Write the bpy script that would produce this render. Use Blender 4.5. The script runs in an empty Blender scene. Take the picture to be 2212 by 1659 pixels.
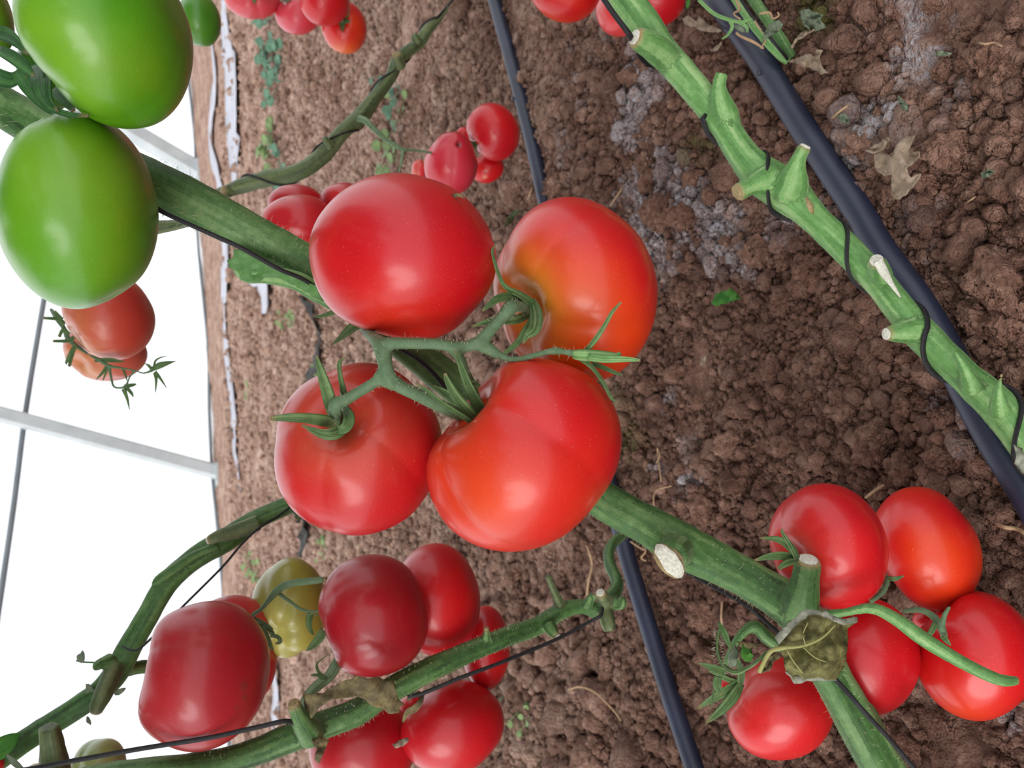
import bpy, math, random
import numpy as np
from mathutils import Vector, Matrix

# ------------------------------------------------------------------ camera, world, exposure
W, H = 2212, 1659
F = 1736.0                      # focal length in pixels
CAM_H = 0.44
PITCH = math.radians(25.0)
ROLL = 0.035
scene = bpy.context.scene
C = scene.collection
r_ = np.array([1., 0, 0]); u_ = np.array([0, math.sin(PITCH), math.cos(PITCH)]); f_ = np.array([0, math.cos(PITCH), -math.sin(PITCH)])
cU = math.cos(ROLL) * r_ - math.sin(ROLL) * u_      # picture up (the phone was held sideways)
cR = -math.sin(ROLL) * r_ - math.cos(ROLL) * u_     # picture right
CAM = np.array([0., 0, CAM_H])
cam = bpy.data.cameras.new('camera')
cam.sensor_width = 36; cam.lens = 36 * F / W
cam.clip_start = 0.02; cam.clip_end = 200
cam.dof.use_dof = True; cam.dof.focus_distance = 0.37; cam.dof.aperture_fstop = 19
co = bpy.data.objects.new('camera', cam); C.objects.link(co)
M = Matrix(((cR[0], cU[0], -f_[0], CAM[0]), (cR[1], cU[1], -f_[1], CAM[1]), (cR[2], cU[2], -f_[2], CAM[2]), (0, 0, 0, 1)))
co.matrix_world = M
scene.camera = co

w = bpy.data.worlds.new('overcast_sky'); scene.world = w; w.use_nodes = True
bg = w.node_tree.nodes['Background']; bg.inputs[0].default_value = (0.94, 0.97, 1.0, 1); bg.inputs[1].default_value = 1.4
sun = bpy.data.lights.new('sun', 'SUN'); sun.energy = 1.9; sun.angle = math.radians(40); sun.color = (1.0, 0.98, 0.95)
so = bpy.data.objects.new('sun', sun); C.objects.link(so)
sd = Vector((-0.62, -0.60, 0.50)).normalized()          # direction towards the sun, behind the camera and to its left
so.rotation_euler = sd.to_track_quat('Z', 'Y').to_euler()
so.location = (-2, -3, 4)
vs = scene.view_settings
vs.view_transform = 'Standard'; vs.look = 'None'; vs.gamma = 1; vs.use_curve_mapping = False; vs.exposure = 0.1

rng = np.random.RandomState(7)
random.seed(7)

# ------------------------------------------------------------------ pixel <-> world
def ray(px, py):
    return f_ + cR * ((px - W / 2) / F) + cU * ((H / 2 - py) / F)
def P(px, py, d):
    return CAM + ray(px, py) * d
def G(px, py, z=0.0):
    v = ray(px, py)
    return CAM + v * ((z - CAM_H) / v[2])
def proj(v):
    q = v - CAM
    d = q @ f_
    return (q @ cR) / d * F + W / 2, H / 2 - (q @ cU) / d * F, d

# ------------------------------------------------------------------ noise in numpy
def hsh(ix, iy, iz, s):
    n = (ix * 374761393 + iy * 668265263 + iz * 2147483647 + s * 1274126177) & 0xffffffff
    n = ((n ^ (n >> 13)) * 1274126177) & 0xffffffff
    return ((n ^ (n >> 16)) & 0xffff) / 65535.0
def vnoise(p, s=0):
    p = np.asarray(p, float); i = np.floor(p).astype(np.int64); f = p - i; f = f * f * (3 - 2 * f)
    x, y, z = i[..., 0], i[..., 1], i[..., 2]; fx, fy, fz = f[..., 0], f[..., 1], f[..., 2]
    def L(a, b, t): return a + (b - a) * t
    c = [[[hsh(x + a, y + b, z + k, s) for k in (0, 1)] for b in (0, 1)] for a in (0, 1)]
    return L(L(L(c[0][0][0], c[1][0][0], fx), L(c[0][1][0], c[1][1][0], fx), fy),
             L(L(c[0][0][1], c[1][0][1], fx), L(c[0][1][1], c[1][1][1], fx), fy), fz) * 2 - 1
def ground_z(x, y):
    p = np.stack([x, y, np.zeros_like(x)], -1)
    return 0.009 * vnoise(p * 5, 1) + 0.006 * vnoise(p * 16, 2) + 0.0045 * np.abs(vnoise(p * 45, 3)) + 0.003 * vnoise(p * 110, 4) - 0.004

# ------------------------------------------------------------------ objects
def link(name, me, mat=None, parent=None):
    o = bpy.data.objects.new(name, me); C.objects.link(o)
    if mat is not None: me.materials.append(mat)
    if parent is not None: o.parent = parent
    return o
def mesh(name, v, f, smooth=True, attrs=None):
    me = bpy.data.meshes.new(name)
    me.from_pydata([tuple(a) for a in v], [], [tuple(a) for a in f]); me.update()
    if smooth: me.polygons.foreach_set('use_smooth', [True] * len(me.polygons))
    for k, a in (attrs or {}).items():
        at = me.attributes.new(k, 'FLOAT_COLOR', 'POINT')
        b = np.ones((len(v), 4)); a = np.asarray(a); b[:, :a.shape[1]] = a
        at.data.foreach_set('color', b.ravel())
    return me
def fastmesh(name, v, tri, smooth=True):
    me = bpy.data.meshes.new(name); v = np.asarray(v, np.float32); tri = np.asarray(tri, np.int32); k = tri.shape[1]
    me.vertices.add(len(v)); me.vertices.foreach_set('co', v.ravel())
    me.loops.add(tri.size); me.loops.foreach_set('vertex_index', tri.ravel())
    me.polygons.add(len(tri)); me.polygons.foreach_set('loop_start', np.arange(0, tri.size, k, dtype=np.int32))
    me.polygons.foreach_set('loop_total', np.full(len(tri), k, np.int32))
    if smooth: me.polygons.foreach_set('use_smooth', np.ones(len(tri), bool))
    me.update(calc_edges=True)
    return me
def tag(o, label=None, cat=None, group=None, kind=None):
    if label: o['label'] = label
    if cat: o['category'] = cat
    if group: o['group'] = group
    if kind: o['kind'] = kind
    return o
def empty(name, loc, label, cat, group=None):
    o = bpy.data.objects.new(name, None); C.objects.link(o); o.location = tuple(loc); o.empty_display_size = .01
    return tag(o, label, cat, group)
def setparent(o, p):
    o.parent = p; o.matrix_parent_inverse = Matrix.Identity(4)

# ------------------------------------------------------------------ materials
def srgb(*c):
    return tuple(((x / 255) / 12.92 if x / 255 <= .04045 else ((x / 255 + .055) / 1.055) ** 2.4) for x in c)
def newmat(name):
    m = bpy.data.materials.new(name); m.use_nodes = True
    nt = m.node_tree; return m, nt, nt.nodes['Principled BSDF']
def N(nt, t, **kw):
    n = nt.nodes.new(t)
    for k, v in kw.items():
        if k[0] == 'i' and k[1:].isdigit(): n.inputs[int(k[1:])].default_value = v
        else: setattr(n, k, v)
    return n
def ramp(nt, fac, stops):
    r = nt.nodes.new('ShaderNodeValToRGB'); e = r.color_ramp.elements
    while len(e) > 1: e.remove(e[-1])
    e[0].position = stops[0][0]; e[0].color = (*stops[0][1], 1)
    for p, c in stops[1:]:
        q = e.new(p); q.color = (*c, 1)
    nt.links.new(fac, r.inputs[0]); return r.outputs[0]
def noise(nt, vec, scale, detail=4, rough=.55):
    n = nt.nodes.new('ShaderNodeTexNoise'); n.inputs['Scale'].default_value = scale; n.inputs['Detail'].default_value = detail
    n.inputs['Roughness'].default_value = rough
    if vec is not None: nt.links.new(vec, n.inputs['Vector'])
    return n.outputs['Fac']
def mixc(nt, fac, a, b, mode='MIX'):
    m = nt.nodes.new('ShaderNodeMix'); m.data_type = 'RGBA'; m.blend_type = mode
    for s, v in ((0, fac), (6, a), (7, b)):
        if isinstance(v, (int, float)): m.inputs[s].default_value = v
        elif isinstance(v, tuple): m.inputs[s].default_value = (*v, 1)
        else: nt.links.new(v, m.inputs[s])
    return m.outputs[2]
def bump(nt, bs, h, dist, strength=1.0):
    b = nt.nodes.new('ShaderNodeBump'); b.inputs['Distance'].default_value = dist; b.inputs['Strength'].default_value = strength
    nt.links.new(h, b.inputs['Height']); nt.links.new(b.outputs[0], bs.inputs['Normal'])

def skin_material():
    m, nt, b = newmat('tomato_skin')
    a = N(nt, 'ShaderNodeAttribute', attribute_name='tint')
    tc = N(nt, 'ShaderNodeNewGeometry')
    n1 = noise(nt, tc.outputs['Position'], 55, 3)
    c = mixc(nt, .5, a.outputs['Color'], ramp(nt, n1, [(.3, (.86, .8, .8)), (.7, (1, 1, 1))]), 'MULTIPLY')
    n2 = noise(nt, tc.outputs['Position'], 1500, 1)
    sp = ramp(nt, n2, [(.70, (0, 0, 0)), (.76, (1, 1, 1))])
    s2 = N(nt, 'ShaderNodeMath', operation='MULTIPLY', i1=.16); nt.links.new(sp, s2.inputs[0])
    c = mixc(nt, s2.outputs[0], c, (0.9, .62, .35))
    nt.links.new(c, b.inputs['Base Color'])
    b.inputs['Roughness'].default_value = .44
    b.inputs['Specular IOR Level'].default_value = .3
    b.inputs['Coat Weight'].default_value = .55; b.inputs['Coat Roughness'].default_value = .22
    b.inputs['Subsurface Weight'].default_value = .06; b.inputs['Subsurface Scale'].default_value = .006
    b.inputs['Subsurface Radius'].default_value = (1, .35, .15)
    n3 = noise(nt, tc.outputs['Position'], 900, 2); bump(nt, b, n3, .00012, .5)
    return m
SKIN = skin_material()

def stem_material(name, dark, mid, light, rough=.55, streak=1.0):
    m, nt, b = newmat(name)
    a = N(nt, 'ShaderNodeAttribute', attribute_name='st')      # x along (m), y around 0..1, z tip mask
    sep = N(nt, 'ShaderNodeSeparateColor'); nt.links.new(a.outputs['Color'], sep.inputs[0])
    s = N(nt, 'ShaderNodeMath', operation='MULTIPLY', i1=6.2832); nt.links.new(sep.outputs[1], s.inputs[0])
    si = N(nt, 'ShaderNodeMath', operation='SINE'); nt.links.new(s.outputs[0], si.inputs[0])
    cs = N(nt, 'ShaderNodeMath', operation='COSINE'); nt.links.new(s.outputs[0], cs.inputs[0])
    x = N(nt, 'ShaderNodeMath', operation='MULTIPLY', i1=9.0); nt.links.new(sep.outputs[0], x.inputs[0])
    cb = N(nt, 'ShaderNodeCombineXYZ'); nt.links.new(x.outputs[0], cb.inputs[0]); nt.links.new(si.outputs[0], cb.inputs[1]); nt.links.new(cs.outputs[0], cb.inputs[2])
    n1 = noise(nt, cb.outputs[0], 1.6 * streak, 5, .6)
    g = N(nt, 'ShaderNodeNewGeometry')
    n2 = noise(nt, g.outputs['Position'], 260, 3)
    ad = N(nt, 'ShaderNodeMath', operation='MULTIPLY_ADD', i1=.25, i2=-.12); nt.links.new(n2, ad.inputs[0])
    sm = N(nt, 'ShaderNodeMath', operation='ADD'); nt.links.new(n1, sm.inputs[0]); nt.links.new(ad.outputs[0], sm.inputs[1])
    c = ramp(nt, sm.outputs[0], [(.34, dark), (.5, mid), (.68, light)])
    n4 = noise(nt, g.outputs['Position'], 1800, 1)
    c = mixc(nt, .55, c, ramp(nt, n4, [(.28, (.35, .4, .35)), (.36, (1, 1, 1))]), 'MULTIPLY')
    c = mixc(nt, sep.outputs[2], c, srgb(150, 128, 88))
    nt.links.new(c, b.inputs['Base Color'])
    b.inputs['Roughness'].default_value = rough; b.inputs['Specular IOR Level'].default_value = .35
    b.inputs['Sheen Weight'].default_value = .12; b.inputs['Sheen Roughness'].default_value = .4; b.inputs['Sheen Tint'].default_value = (.8, .9, .75, 1)
    bump(nt, b, sm.outputs[0], .0008, .7)
    return m
STEM = stem_material('stem_green', srgb(46, 72, 38), srgb(70, 108, 54), srgb(112, 142, 88))
STEMR = stem_material('stem_bright_green', srgb(74, 116, 60), srgb(102, 148, 82), srgb(146, 178, 118))
STEMD = stem_material('stem_dull_green', srgb(62, 74, 46), srgb(86, 100, 62), srgb(118, 128, 88))
TRUSS = stem_material('truss_green', srgb(80, 104, 72), srgb(104, 130, 96), srgb(134, 156, 122), .6)
SEPAL = stem_material('sepal_green', srgb(54, 76, 40), srgb(80, 108, 60), srgb(120, 142, 92), .6, .6)

def plain(name, col, rough=.6, spec=.4, var=.25, scale=60, bd=0, emit=None, trans=0):
    m, nt, b = newmat(name)
    g = N(nt, 'ShaderNodeNewGeometry')
    n = noise(nt, g.outputs['Position'], scale, 4)
    lo = tuple(x * (1 - var) for x in col); hi = tuple(min(1, x * (1 + var)) for x in col)
    nt.links.new(ramp(nt, n, [(.3, lo), (.7, hi)]), b.inputs['Base Color'])
    b.inputs['Roughness'].default_value = rough; b.inputs['Specular IOR Level'].default_value = spec
    if bd: bump(nt, b, n, bd)
    return m
TUBE = plain('black_polythene', srgb(32, 38, 58), .45, .6, .3, 35)
TWINE = plain('black_twine', srgb(34, 32, 34), .6, .3, .3, 400, .0003)
HAIR = plain('pale_hair', srgb(205, 205, 175), .5, .3, .1)
HAIRD = plain('brown_hair', srgb(140, 110, 80), .6, .3, .1)
CUT = plain('pale_cut_tissue', srgb(206, 204, 190), .85, .2, .22, 700, .0008)
CUTB = plain('brown_cut_rim', srgb(150, 132, 96), .85, .2, .3, 500, .0006)
ROOT = plain('dry_straw', srgb(165, 135, 105), .85, .2, .25, 200)
WEED = plain('weed_leaf', srgb(84, 116, 94), .6, .3, .35, 60)
WEEDY = plain('pale_weed_leaf', srgb(112, 132, 84), .6, .3, .3, 60)
GALV = plain('galvanised_steel', srgb(172, 178, 180), .45, .5, .12, 8)
WIRE = plain('grey_wire', srgb(105, 112, 118), .5, .5, .1, 8)
SHEET = plain('dusty_white_film', srgb(168, 168, 178), .5, .4, .18, 6)
BLACKFILM = plain('black_film', srgb(46, 42, 40), .6, .3, .4, 20)

def leaf_material(name, stops, scale=90, trl=.2):
    m, nt, b = newmat(name)
    g = N(nt, 'ShaderNodeNewGeometry')
    n = noise(nt, g.outputs['Position'], scale, 5, .65)
    c = ramp(nt, n, stops)
    nt.links.new(c, b.inputs['Base Color']); b.inputs['Roughness'].default_value = .75; b.inputs['Specular IOR Level'].default_value = .25
    n2 = noise(nt, g.outputs['Position'], 500, 4); bump(nt, b, n2, .0008, .8)
    t = N(nt, 'ShaderNodeBsdfTranslucent'); nt.links.new(c, t.inputs[0])
    mx = N(nt, 'ShaderNodeMixShader', i0=trl); nt.links.new(b.outputs[0], mx.inputs[1]); nt.links.new(t.outputs[0], mx.inputs[2])
    nt.links.new(mx.outputs[0], nt.nodes['Material Output'].inputs[0])
    return m
DRYLEAF = leaf_material('dry_tan_leaf', [(.3, srgb(128, 108, 88)), (.55, srgb(168, 148, 128)), (.75, srgb(190, 172, 152))])
OLIVELEAF = leaf_material('withered_olive_leaf', [(.3, srgb(66, 62, 40)), (.5, srgb(112, 108, 66)), (.68, srgb(150, 146, 92))], 110)
CRISP = leaf_material('grey_crisp_leaf_edge', [(.3, srgb(120, 122, 104)), (.7, srgb(176, 176, 160))], 200)
BROWNLEAF = leaf_material('withered_brown_leaf', [(.3, srgb(74, 66, 50)), (.5, srgb(118, 106, 76)), (.7, srgb(158, 142, 96))], 110)
GREYLEAF = leaf_material('grey_green_leaf', [(.3, srgb(100, 112, 92)), (.7, srgb(140, 150, 124))], 90)
FRESH = leaf_material('fresh_leaf', [(.3, srgb(60, 120, 50)), (.7, srgb(96, 150, 62))], 60, .35)

def soil_material():
    m, nt, b = newmat('brown_soil')
    g = N(nt, 'ShaderNodeNewGeometry'); pos = g.outputs['Position']
    n1 = noise(nt, pos, 9, 8, .68)
    n2 = noise(nt, pos, 110, 5, .65)
    n3 = noise(nt, pos, 700, 3, .6)
    s = N(nt, 'ShaderNodeMath', operation='ADD'); nt.links.new(n1, s.inputs[0]); nt.links.new(n2, s.inputs[1])
    h = N(nt, 'ShaderNodeMath', operation='MULTIPLY', i1=.5); nt.links.new(s.outputs[0], h.inputs[0])
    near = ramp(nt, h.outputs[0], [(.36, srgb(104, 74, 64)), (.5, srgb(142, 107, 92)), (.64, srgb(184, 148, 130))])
    dry = ramp(nt, h.outputs[0], [(.40, srgb(136, 102, 86)), (.5, srgb(190, 154, 136)), (.60, srgb(232, 202, 184))])  # far soil: drier tone, with lens haze painted in as extra lightness
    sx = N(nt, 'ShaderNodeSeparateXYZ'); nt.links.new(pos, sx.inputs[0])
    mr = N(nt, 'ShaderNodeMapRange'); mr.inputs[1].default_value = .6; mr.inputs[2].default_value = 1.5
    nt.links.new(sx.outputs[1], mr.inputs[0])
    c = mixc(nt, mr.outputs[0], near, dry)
    # pale salt crust and green algae, stored per vertex
    cr = N(nt, 'ShaderNodeAttribute', attribute_name='crust'); cs_ = N(nt, 'ShaderNodeSeparateColor'); nt.links.new(cr.outputs['Color'], cs_.inputs[0])
    n9 = noise(nt, pos, 330, 3, .7); sk = ramp(nt, n9, [(.38, (.15, .15, .15)), (.58, (1, 1, 1))]); m9 = N(nt, 'ShaderNodeMath', operation='MULTIPLY'); nt.links.new(cs_.outputs[0], m9.inputs[0]); nt.links.new(sk, m9.inputs[1])
    c = mixc(nt, m9.outputs[0], c, srgb(206, 200, 206))
    c = mixc(nt, cs_.outputs[1], c, srgb(104, 102, 58))
    # per-crumb tint
    ob = N(nt, 'ShaderNodeObjectInfo')
    c = mixc(nt, .5, c, ramp(nt, g.outputs['Random Per Island'], [(0, (.5, .5, .52)), (1, (1.15, 1.1, 1.05))]), 'MULTIPLY')
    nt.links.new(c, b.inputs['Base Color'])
    b.inputs['Roughness'].default_value = .95; b.inputs['Specular IOR Level'].default_value = .15
    n8 = noise(nt, pos, 260, 4, .7)
    s4 = N(nt, 'ShaderNodeMath', operation='MULTIPLY_ADD', i1=.9); nt.links.new(n8, s4.inputs[0]); nt.links.new(n2, s4.inputs[2])
    s3 = N(nt, 'ShaderNodeMath', operation='MULTIPLY_ADD', i1=.4); nt.links.new(n3, s3.inputs[0]); nt.links.new(s4.outputs[0], s3.inputs[2])
    h_ = s3.outputs[0]
    for sc_, am in ((230, -.9), (600, -.45)):           # granules
        vo = N(nt, 'ShaderNodeTexVoronoi'); vo.inputs['Scale'].default_value = sc_; nt.links.new(pos, vo.inputs['Vector'])
        q_ = N(nt, 'ShaderNodeMath', operation='MULTIPLY_ADD', i1=am); nt.links.new(vo.outputs['Distance'], q_.inputs[0]); nt.links.new(h_, q_.inputs[2]); h_ = q_.outputs[0]
    bump(nt, b, h_, .0055, 1.0)
    return m
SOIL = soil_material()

def film_material():
    m, nt, b = newmat('greenhouse_film'); nt.nodes.remove(b)
    t = N(nt, 'ShaderNodeBsdfTransparent'); t.inputs[0].default_value = (1, 1, 1, 1)
    l = N(nt, 'ShaderNodeBsdfTranslucent'); l.inputs[0].default_value = (.97, .98, 1, 1)
    mx = N(nt, 'ShaderNodeMixShader', i0=.6); nt.links.new(t.outputs[0], mx.inputs[1]); nt.links.new(l.outputs[0], mx.inputs[2])
    nt.links.new(mx.outputs[0], nt.nodes['Material Output'].inputs[0])
    return m
FILM = film_material()

# ------------------------------------------------------------------ shape helpers
def smooth_path(pts, sub=6):
    p = np.asarray(pts, float)
    if len(p) < 3: 
        t = np.linspace(0, 1, sub * 2)[:, None]; return p[0] * (1 - t) + p[-1] * t
    e = np.vstack([2 * p[0] - p[1], p, 2 * p[-1] - p[-2]]); out = []
    for i in range(1, len(e) - 2):
        a, b, c, d = e[i - 1:i + 3]
        for k in range(sub):
            t = k / sub
            out.append(.5 * ((2 * b) + (-a + c) * t + (2 * a - 5 * b + 4 * c - d) * t * t + (-a + 3 * b - 3 * c + d) * t ** 3))
    out.append(p[-1]); return np.array(out)
def frames(c):
    t = np.gradient(c, axis=0); t /= np.linalg.norm(t, axis=1)[:, None] + 1e-12
    n = np.zeros_like(c); a = np.cross(t[0], f_); a /= np.linalg.norm(a) + 1e-12; n[0] = a
    for i in range(1, len(c)):
        a = n[i - 1] - t[i] * (n[i - 1] @ t[i]); n[i] = a / (np.linalg.norm(a) + 1e-12)
    return t, n, np.cross(t, n)
def tube(pts, seg=12, sub=6, ridge=0, nr=5, lump=0, flat=1.0, closed=True, seed=0, tip=0.0):
    """pts: (x,y,z,r) world. returns verts, faces, st"""
    s = smooth_path(pts, sub); c = s[:, :3]; r = np.maximum(s[:, 3], 1e-5)
    t, n, b = frames(c)
    L = np.concatenate([[0], np.cumsum(np.linalg.norm(np.diff(c, axis=0), axis=1))])
    ph = np.arange(seg) / seg * 2 * math.pi
    tw = L * 6 + seed
    rr = np.ones((len(c), seg))
    if ridge: rr += ridge * np.cos(nr * ph[None, :] + tw[:, None]) + ridge * .6 * np.cos(2 * ph[None, :] + tw[:, None] * .7 + 1)
    if lump:
        q = c[:, None, :] + (n[:, None, :] * np.cos(ph)[None, :, None] + b[:, None, :] * np.sin(ph)[None, :, None]) * r[:, None, None]
        rr += lump * vnoise(q * 140 + seed) + lump * .6 * vnoise(q * 330 + seed)
    v = c[:, None, :] + (n[:, None, :] * (np.cos(ph)[None, :, None]) + b[:, None, :] * (np.sin(ph)[None, :, None] * flat)) * (r[:, None] * rr)[:, :, None]
    m_ = len(c); v = v.reshape(-1, 3)
    i = np.arange(m_ - 1)[:, None] * seg; j = np.arange(seg)[None, :]; j2 = (j + 1) % seg
    f = np.stack([i + j, i + j2, i + seg + j2, i + seg + j], -1).reshape(-1, 4).tolist()
    st = np.zeros((m_ * seg, 3)); st[:, 0] = np.repeat(L, seg) + seed * .37; st[:, 1] = np.tile(ph / (2 * math.pi), m_)
    if tip:
        k = np.clip((L - (L[-1] - tip)) / (tip + 1e-9), 0, 1) ** 2; st[:, 2] = np.repeat(k, seg)
    if closed:
        v = np.vstack([v, c[0], c[-1]]); a0 = m_ * seg
        st = np.vstack([st, [st[0, 0], 0, 0], [st[-1, 0], 0, 1 if tip else 0]])
        f += [(a0, (k + 1) % seg, k) for k in range(seg)]
        o = (m_ - 1) * seg
        f += [(a0 + 1, o + k, o + (k + 1) % seg) for k in range(seg)]
    return v, f, st
def px(pts):
    """(px,py,depth,radius px) -> (x,y,z,r)"""
    return [(*P(a, b, d), rp * d / F) for a, b, d, rp in pts]
def add_tube(name, pts, mat, parent=None, origin=None, **kw):
    v, f, st = tube(pts, **kw)
    o0 = np.array(parent.location) if parent is not None and parent.parent is None else (np.array(origin) if origin is not None else np.zeros(3))
    if parent is not None and parent.parent is not None: o0 = np.array(parent.parent.location) + np.array(parent.location)
    if parent is None:
        o0 = np.array(pts[0][:3]) if origin is None else np.array(origin)
    o = link(name, mesh(name, v - o0, f, True, {'st': st}), mat, parent)
    if parent is None: o.location = tuple(o0)
    return o
def wpos(o):
    l = np.array(o.location)
    while o.parent is not None:
        o = o.parent; l = l + np.array(o.location)
    return l
def add_geo(name, v, f, mat, parent=None, smooth=True, attrs=None, origin=None):
    o0 = wpos(parent) if parent is not None else (np.mean(v, 0) if origin is None else np.array(origin))
    o = link(name, mesh(name, np.asarray(v) - o0, f, smooth, attrs), mat, parent)
    if parent is None: o.location = tuple(o0)
    return o
def at(name, pts, mat, parent=None, **kw):
    v, f, st = tube(pts, **kw)
    return add_geo(name, v, f, mat, parent, True, {'st': st}, origin=pts[0][:3])
def strap(pts, widths, nrm, cup=.25, thick=.0006, nw=5, wav=0, seed=0):
    """thin pointed blade along pts (world), half widths, blade lies across nrm"""
    q = smooth_path([(*p, wd) for p, wd in zip(pts, widths)], 5); c = q[:, :3]; wd = np.maximum(q[:, 3], 1e-5)
    t = np.gradient(c, axis=0); t /= np.linalg.norm(t, axis=1)[:, None] + 1e-12
    nrm = np.asarray(nrm, float); sd_ = np.cross(t, nrm); sd_ /= np.linalg.norm(sd_, axis=1)[:, None] + 1e-12
    nn = np.cross(sd_, t)
    xs = np.linspace(-1, 1, nw)
    V = []
    for sgn in (1, -1):
        for k in range(len(c)):
            for x in xs:
                p = c[k] + sd_[k] * x * wd[k] + nn[k] * (cup * wd[k] * x * x + sgn * thick * .5)
                if wav: p = p + nn[k] * wav * wd[k] * float(vnoise(np.array([k * .7 + seed, x * 1.5, seed])))
                V.append(p)
    n = len(c); Fc = []
    for s, off in ((0, 0), (1, n * nw)):
        for k in range(n - 1):
            for j in range(nw - 1):
                a = off + k * nw + j; quad = (a, a + 1, a + nw + 1, a + nw)
                Fc.append(quad if s == 0 else quad[::-1])
    for k in range(n - 1):
        a = k * nw; b = n * nw + k * nw
        Fc.append((a, a + nw, b + nw, b)); a += nw - 1; b += nw - 1; Fc.append((a, b, b + nw, a + nw))
    for e in (0, n - 1):
        for j in range(nw - 1):
            a = e * nw + j; b = n * nw + a; Fc.append((a, b, b + 1, a + 1))
    st = np.zeros((len(V), 3)); st[:, 0] = np.tile(np.repeat(np.arange(n) * .002, nw), 2) + seed; st[:, 1] = np.tile(np.tile(xs * .3, n), 2) % 1
    k = np.tile(np.repeat(np.clip((np.arange(n) / (n - 1) - .88) / .12, 0, 1), nw), 2); st[:, 2] = k * .8
    return np.array(V), Fc, st
def sepal(parent, pts, wpx, cup=.3, mat=None, name='sepal', thick=.0007):
    """pts (px,py,d); widths in px"""
    w3 = [P(*p) for p in pts]; ws = [a * p[2] / F for a, p in zip(wpx, pts)]
    v, f, st = strap(w3, ws, -f_, cup, thick, seed=len(bpy.data.objects) * .13)
    return add_geo(name, v, f, mat or SEPAL, parent, True, {'st': st}, origin=w3[0])
def hairs(name, pts, parent, n, length, rad=.00005, mat=None, sub=6, seed=1):
    """fine hairs standing off a tube"""
    s = smooth_path(pts, sub); c = s[:, :3]; r = s[:, 3]; t, nn, b = frames(c)
    R = np.random.RandomState(seed); V = []; Fc = []
    for i in range(n):
        u = R.rand() * (len(c) - 1.001); k = int(u); fr = u - k
        p = c[k] * (1 - fr) + c[k + 1] * fr; rr = r[k] * (1 - fr) + r[k + 1] * fr
        a = R.rand() * 6.283; d = nn[k] * math.cos(a) + b[k] * math.sin(a)
        d2 = d + R.randn(3) * .25; d2 /= np.linalg.norm(d2); l = length * (.4 + .8 * R.rand())
        q0 = p + d * rr * .92; q1 = q0 + d2 * l * .55; q2 = q1 + (d2 + R.randn(3) * .3) * l * .5
        side = np.cross(d2, t[k]); side /= np.linalg.norm(side) + 1e-9; o = len(V)
        for q, wd in ((q0, 1.3), (q1, 1.0)):
            V += [q + side * rad * wd, q - side * rad * wd + t[k] * rad, q - t[k] * rad * wd]
        V.append(q2)
        for j in range(3):
            Fc.append((o + j, o + (j + 1) % 3, o + 3 + (j + 1) % 3, o + 3 + j)); Fc.append((o + 3 + j, o + 3 + (j + 1) % 3, o + 6))
    ob = add_geo(name, V, Fc, mat or HAIR, parent, False); tag(ob, kind='stuff'); return ob

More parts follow.
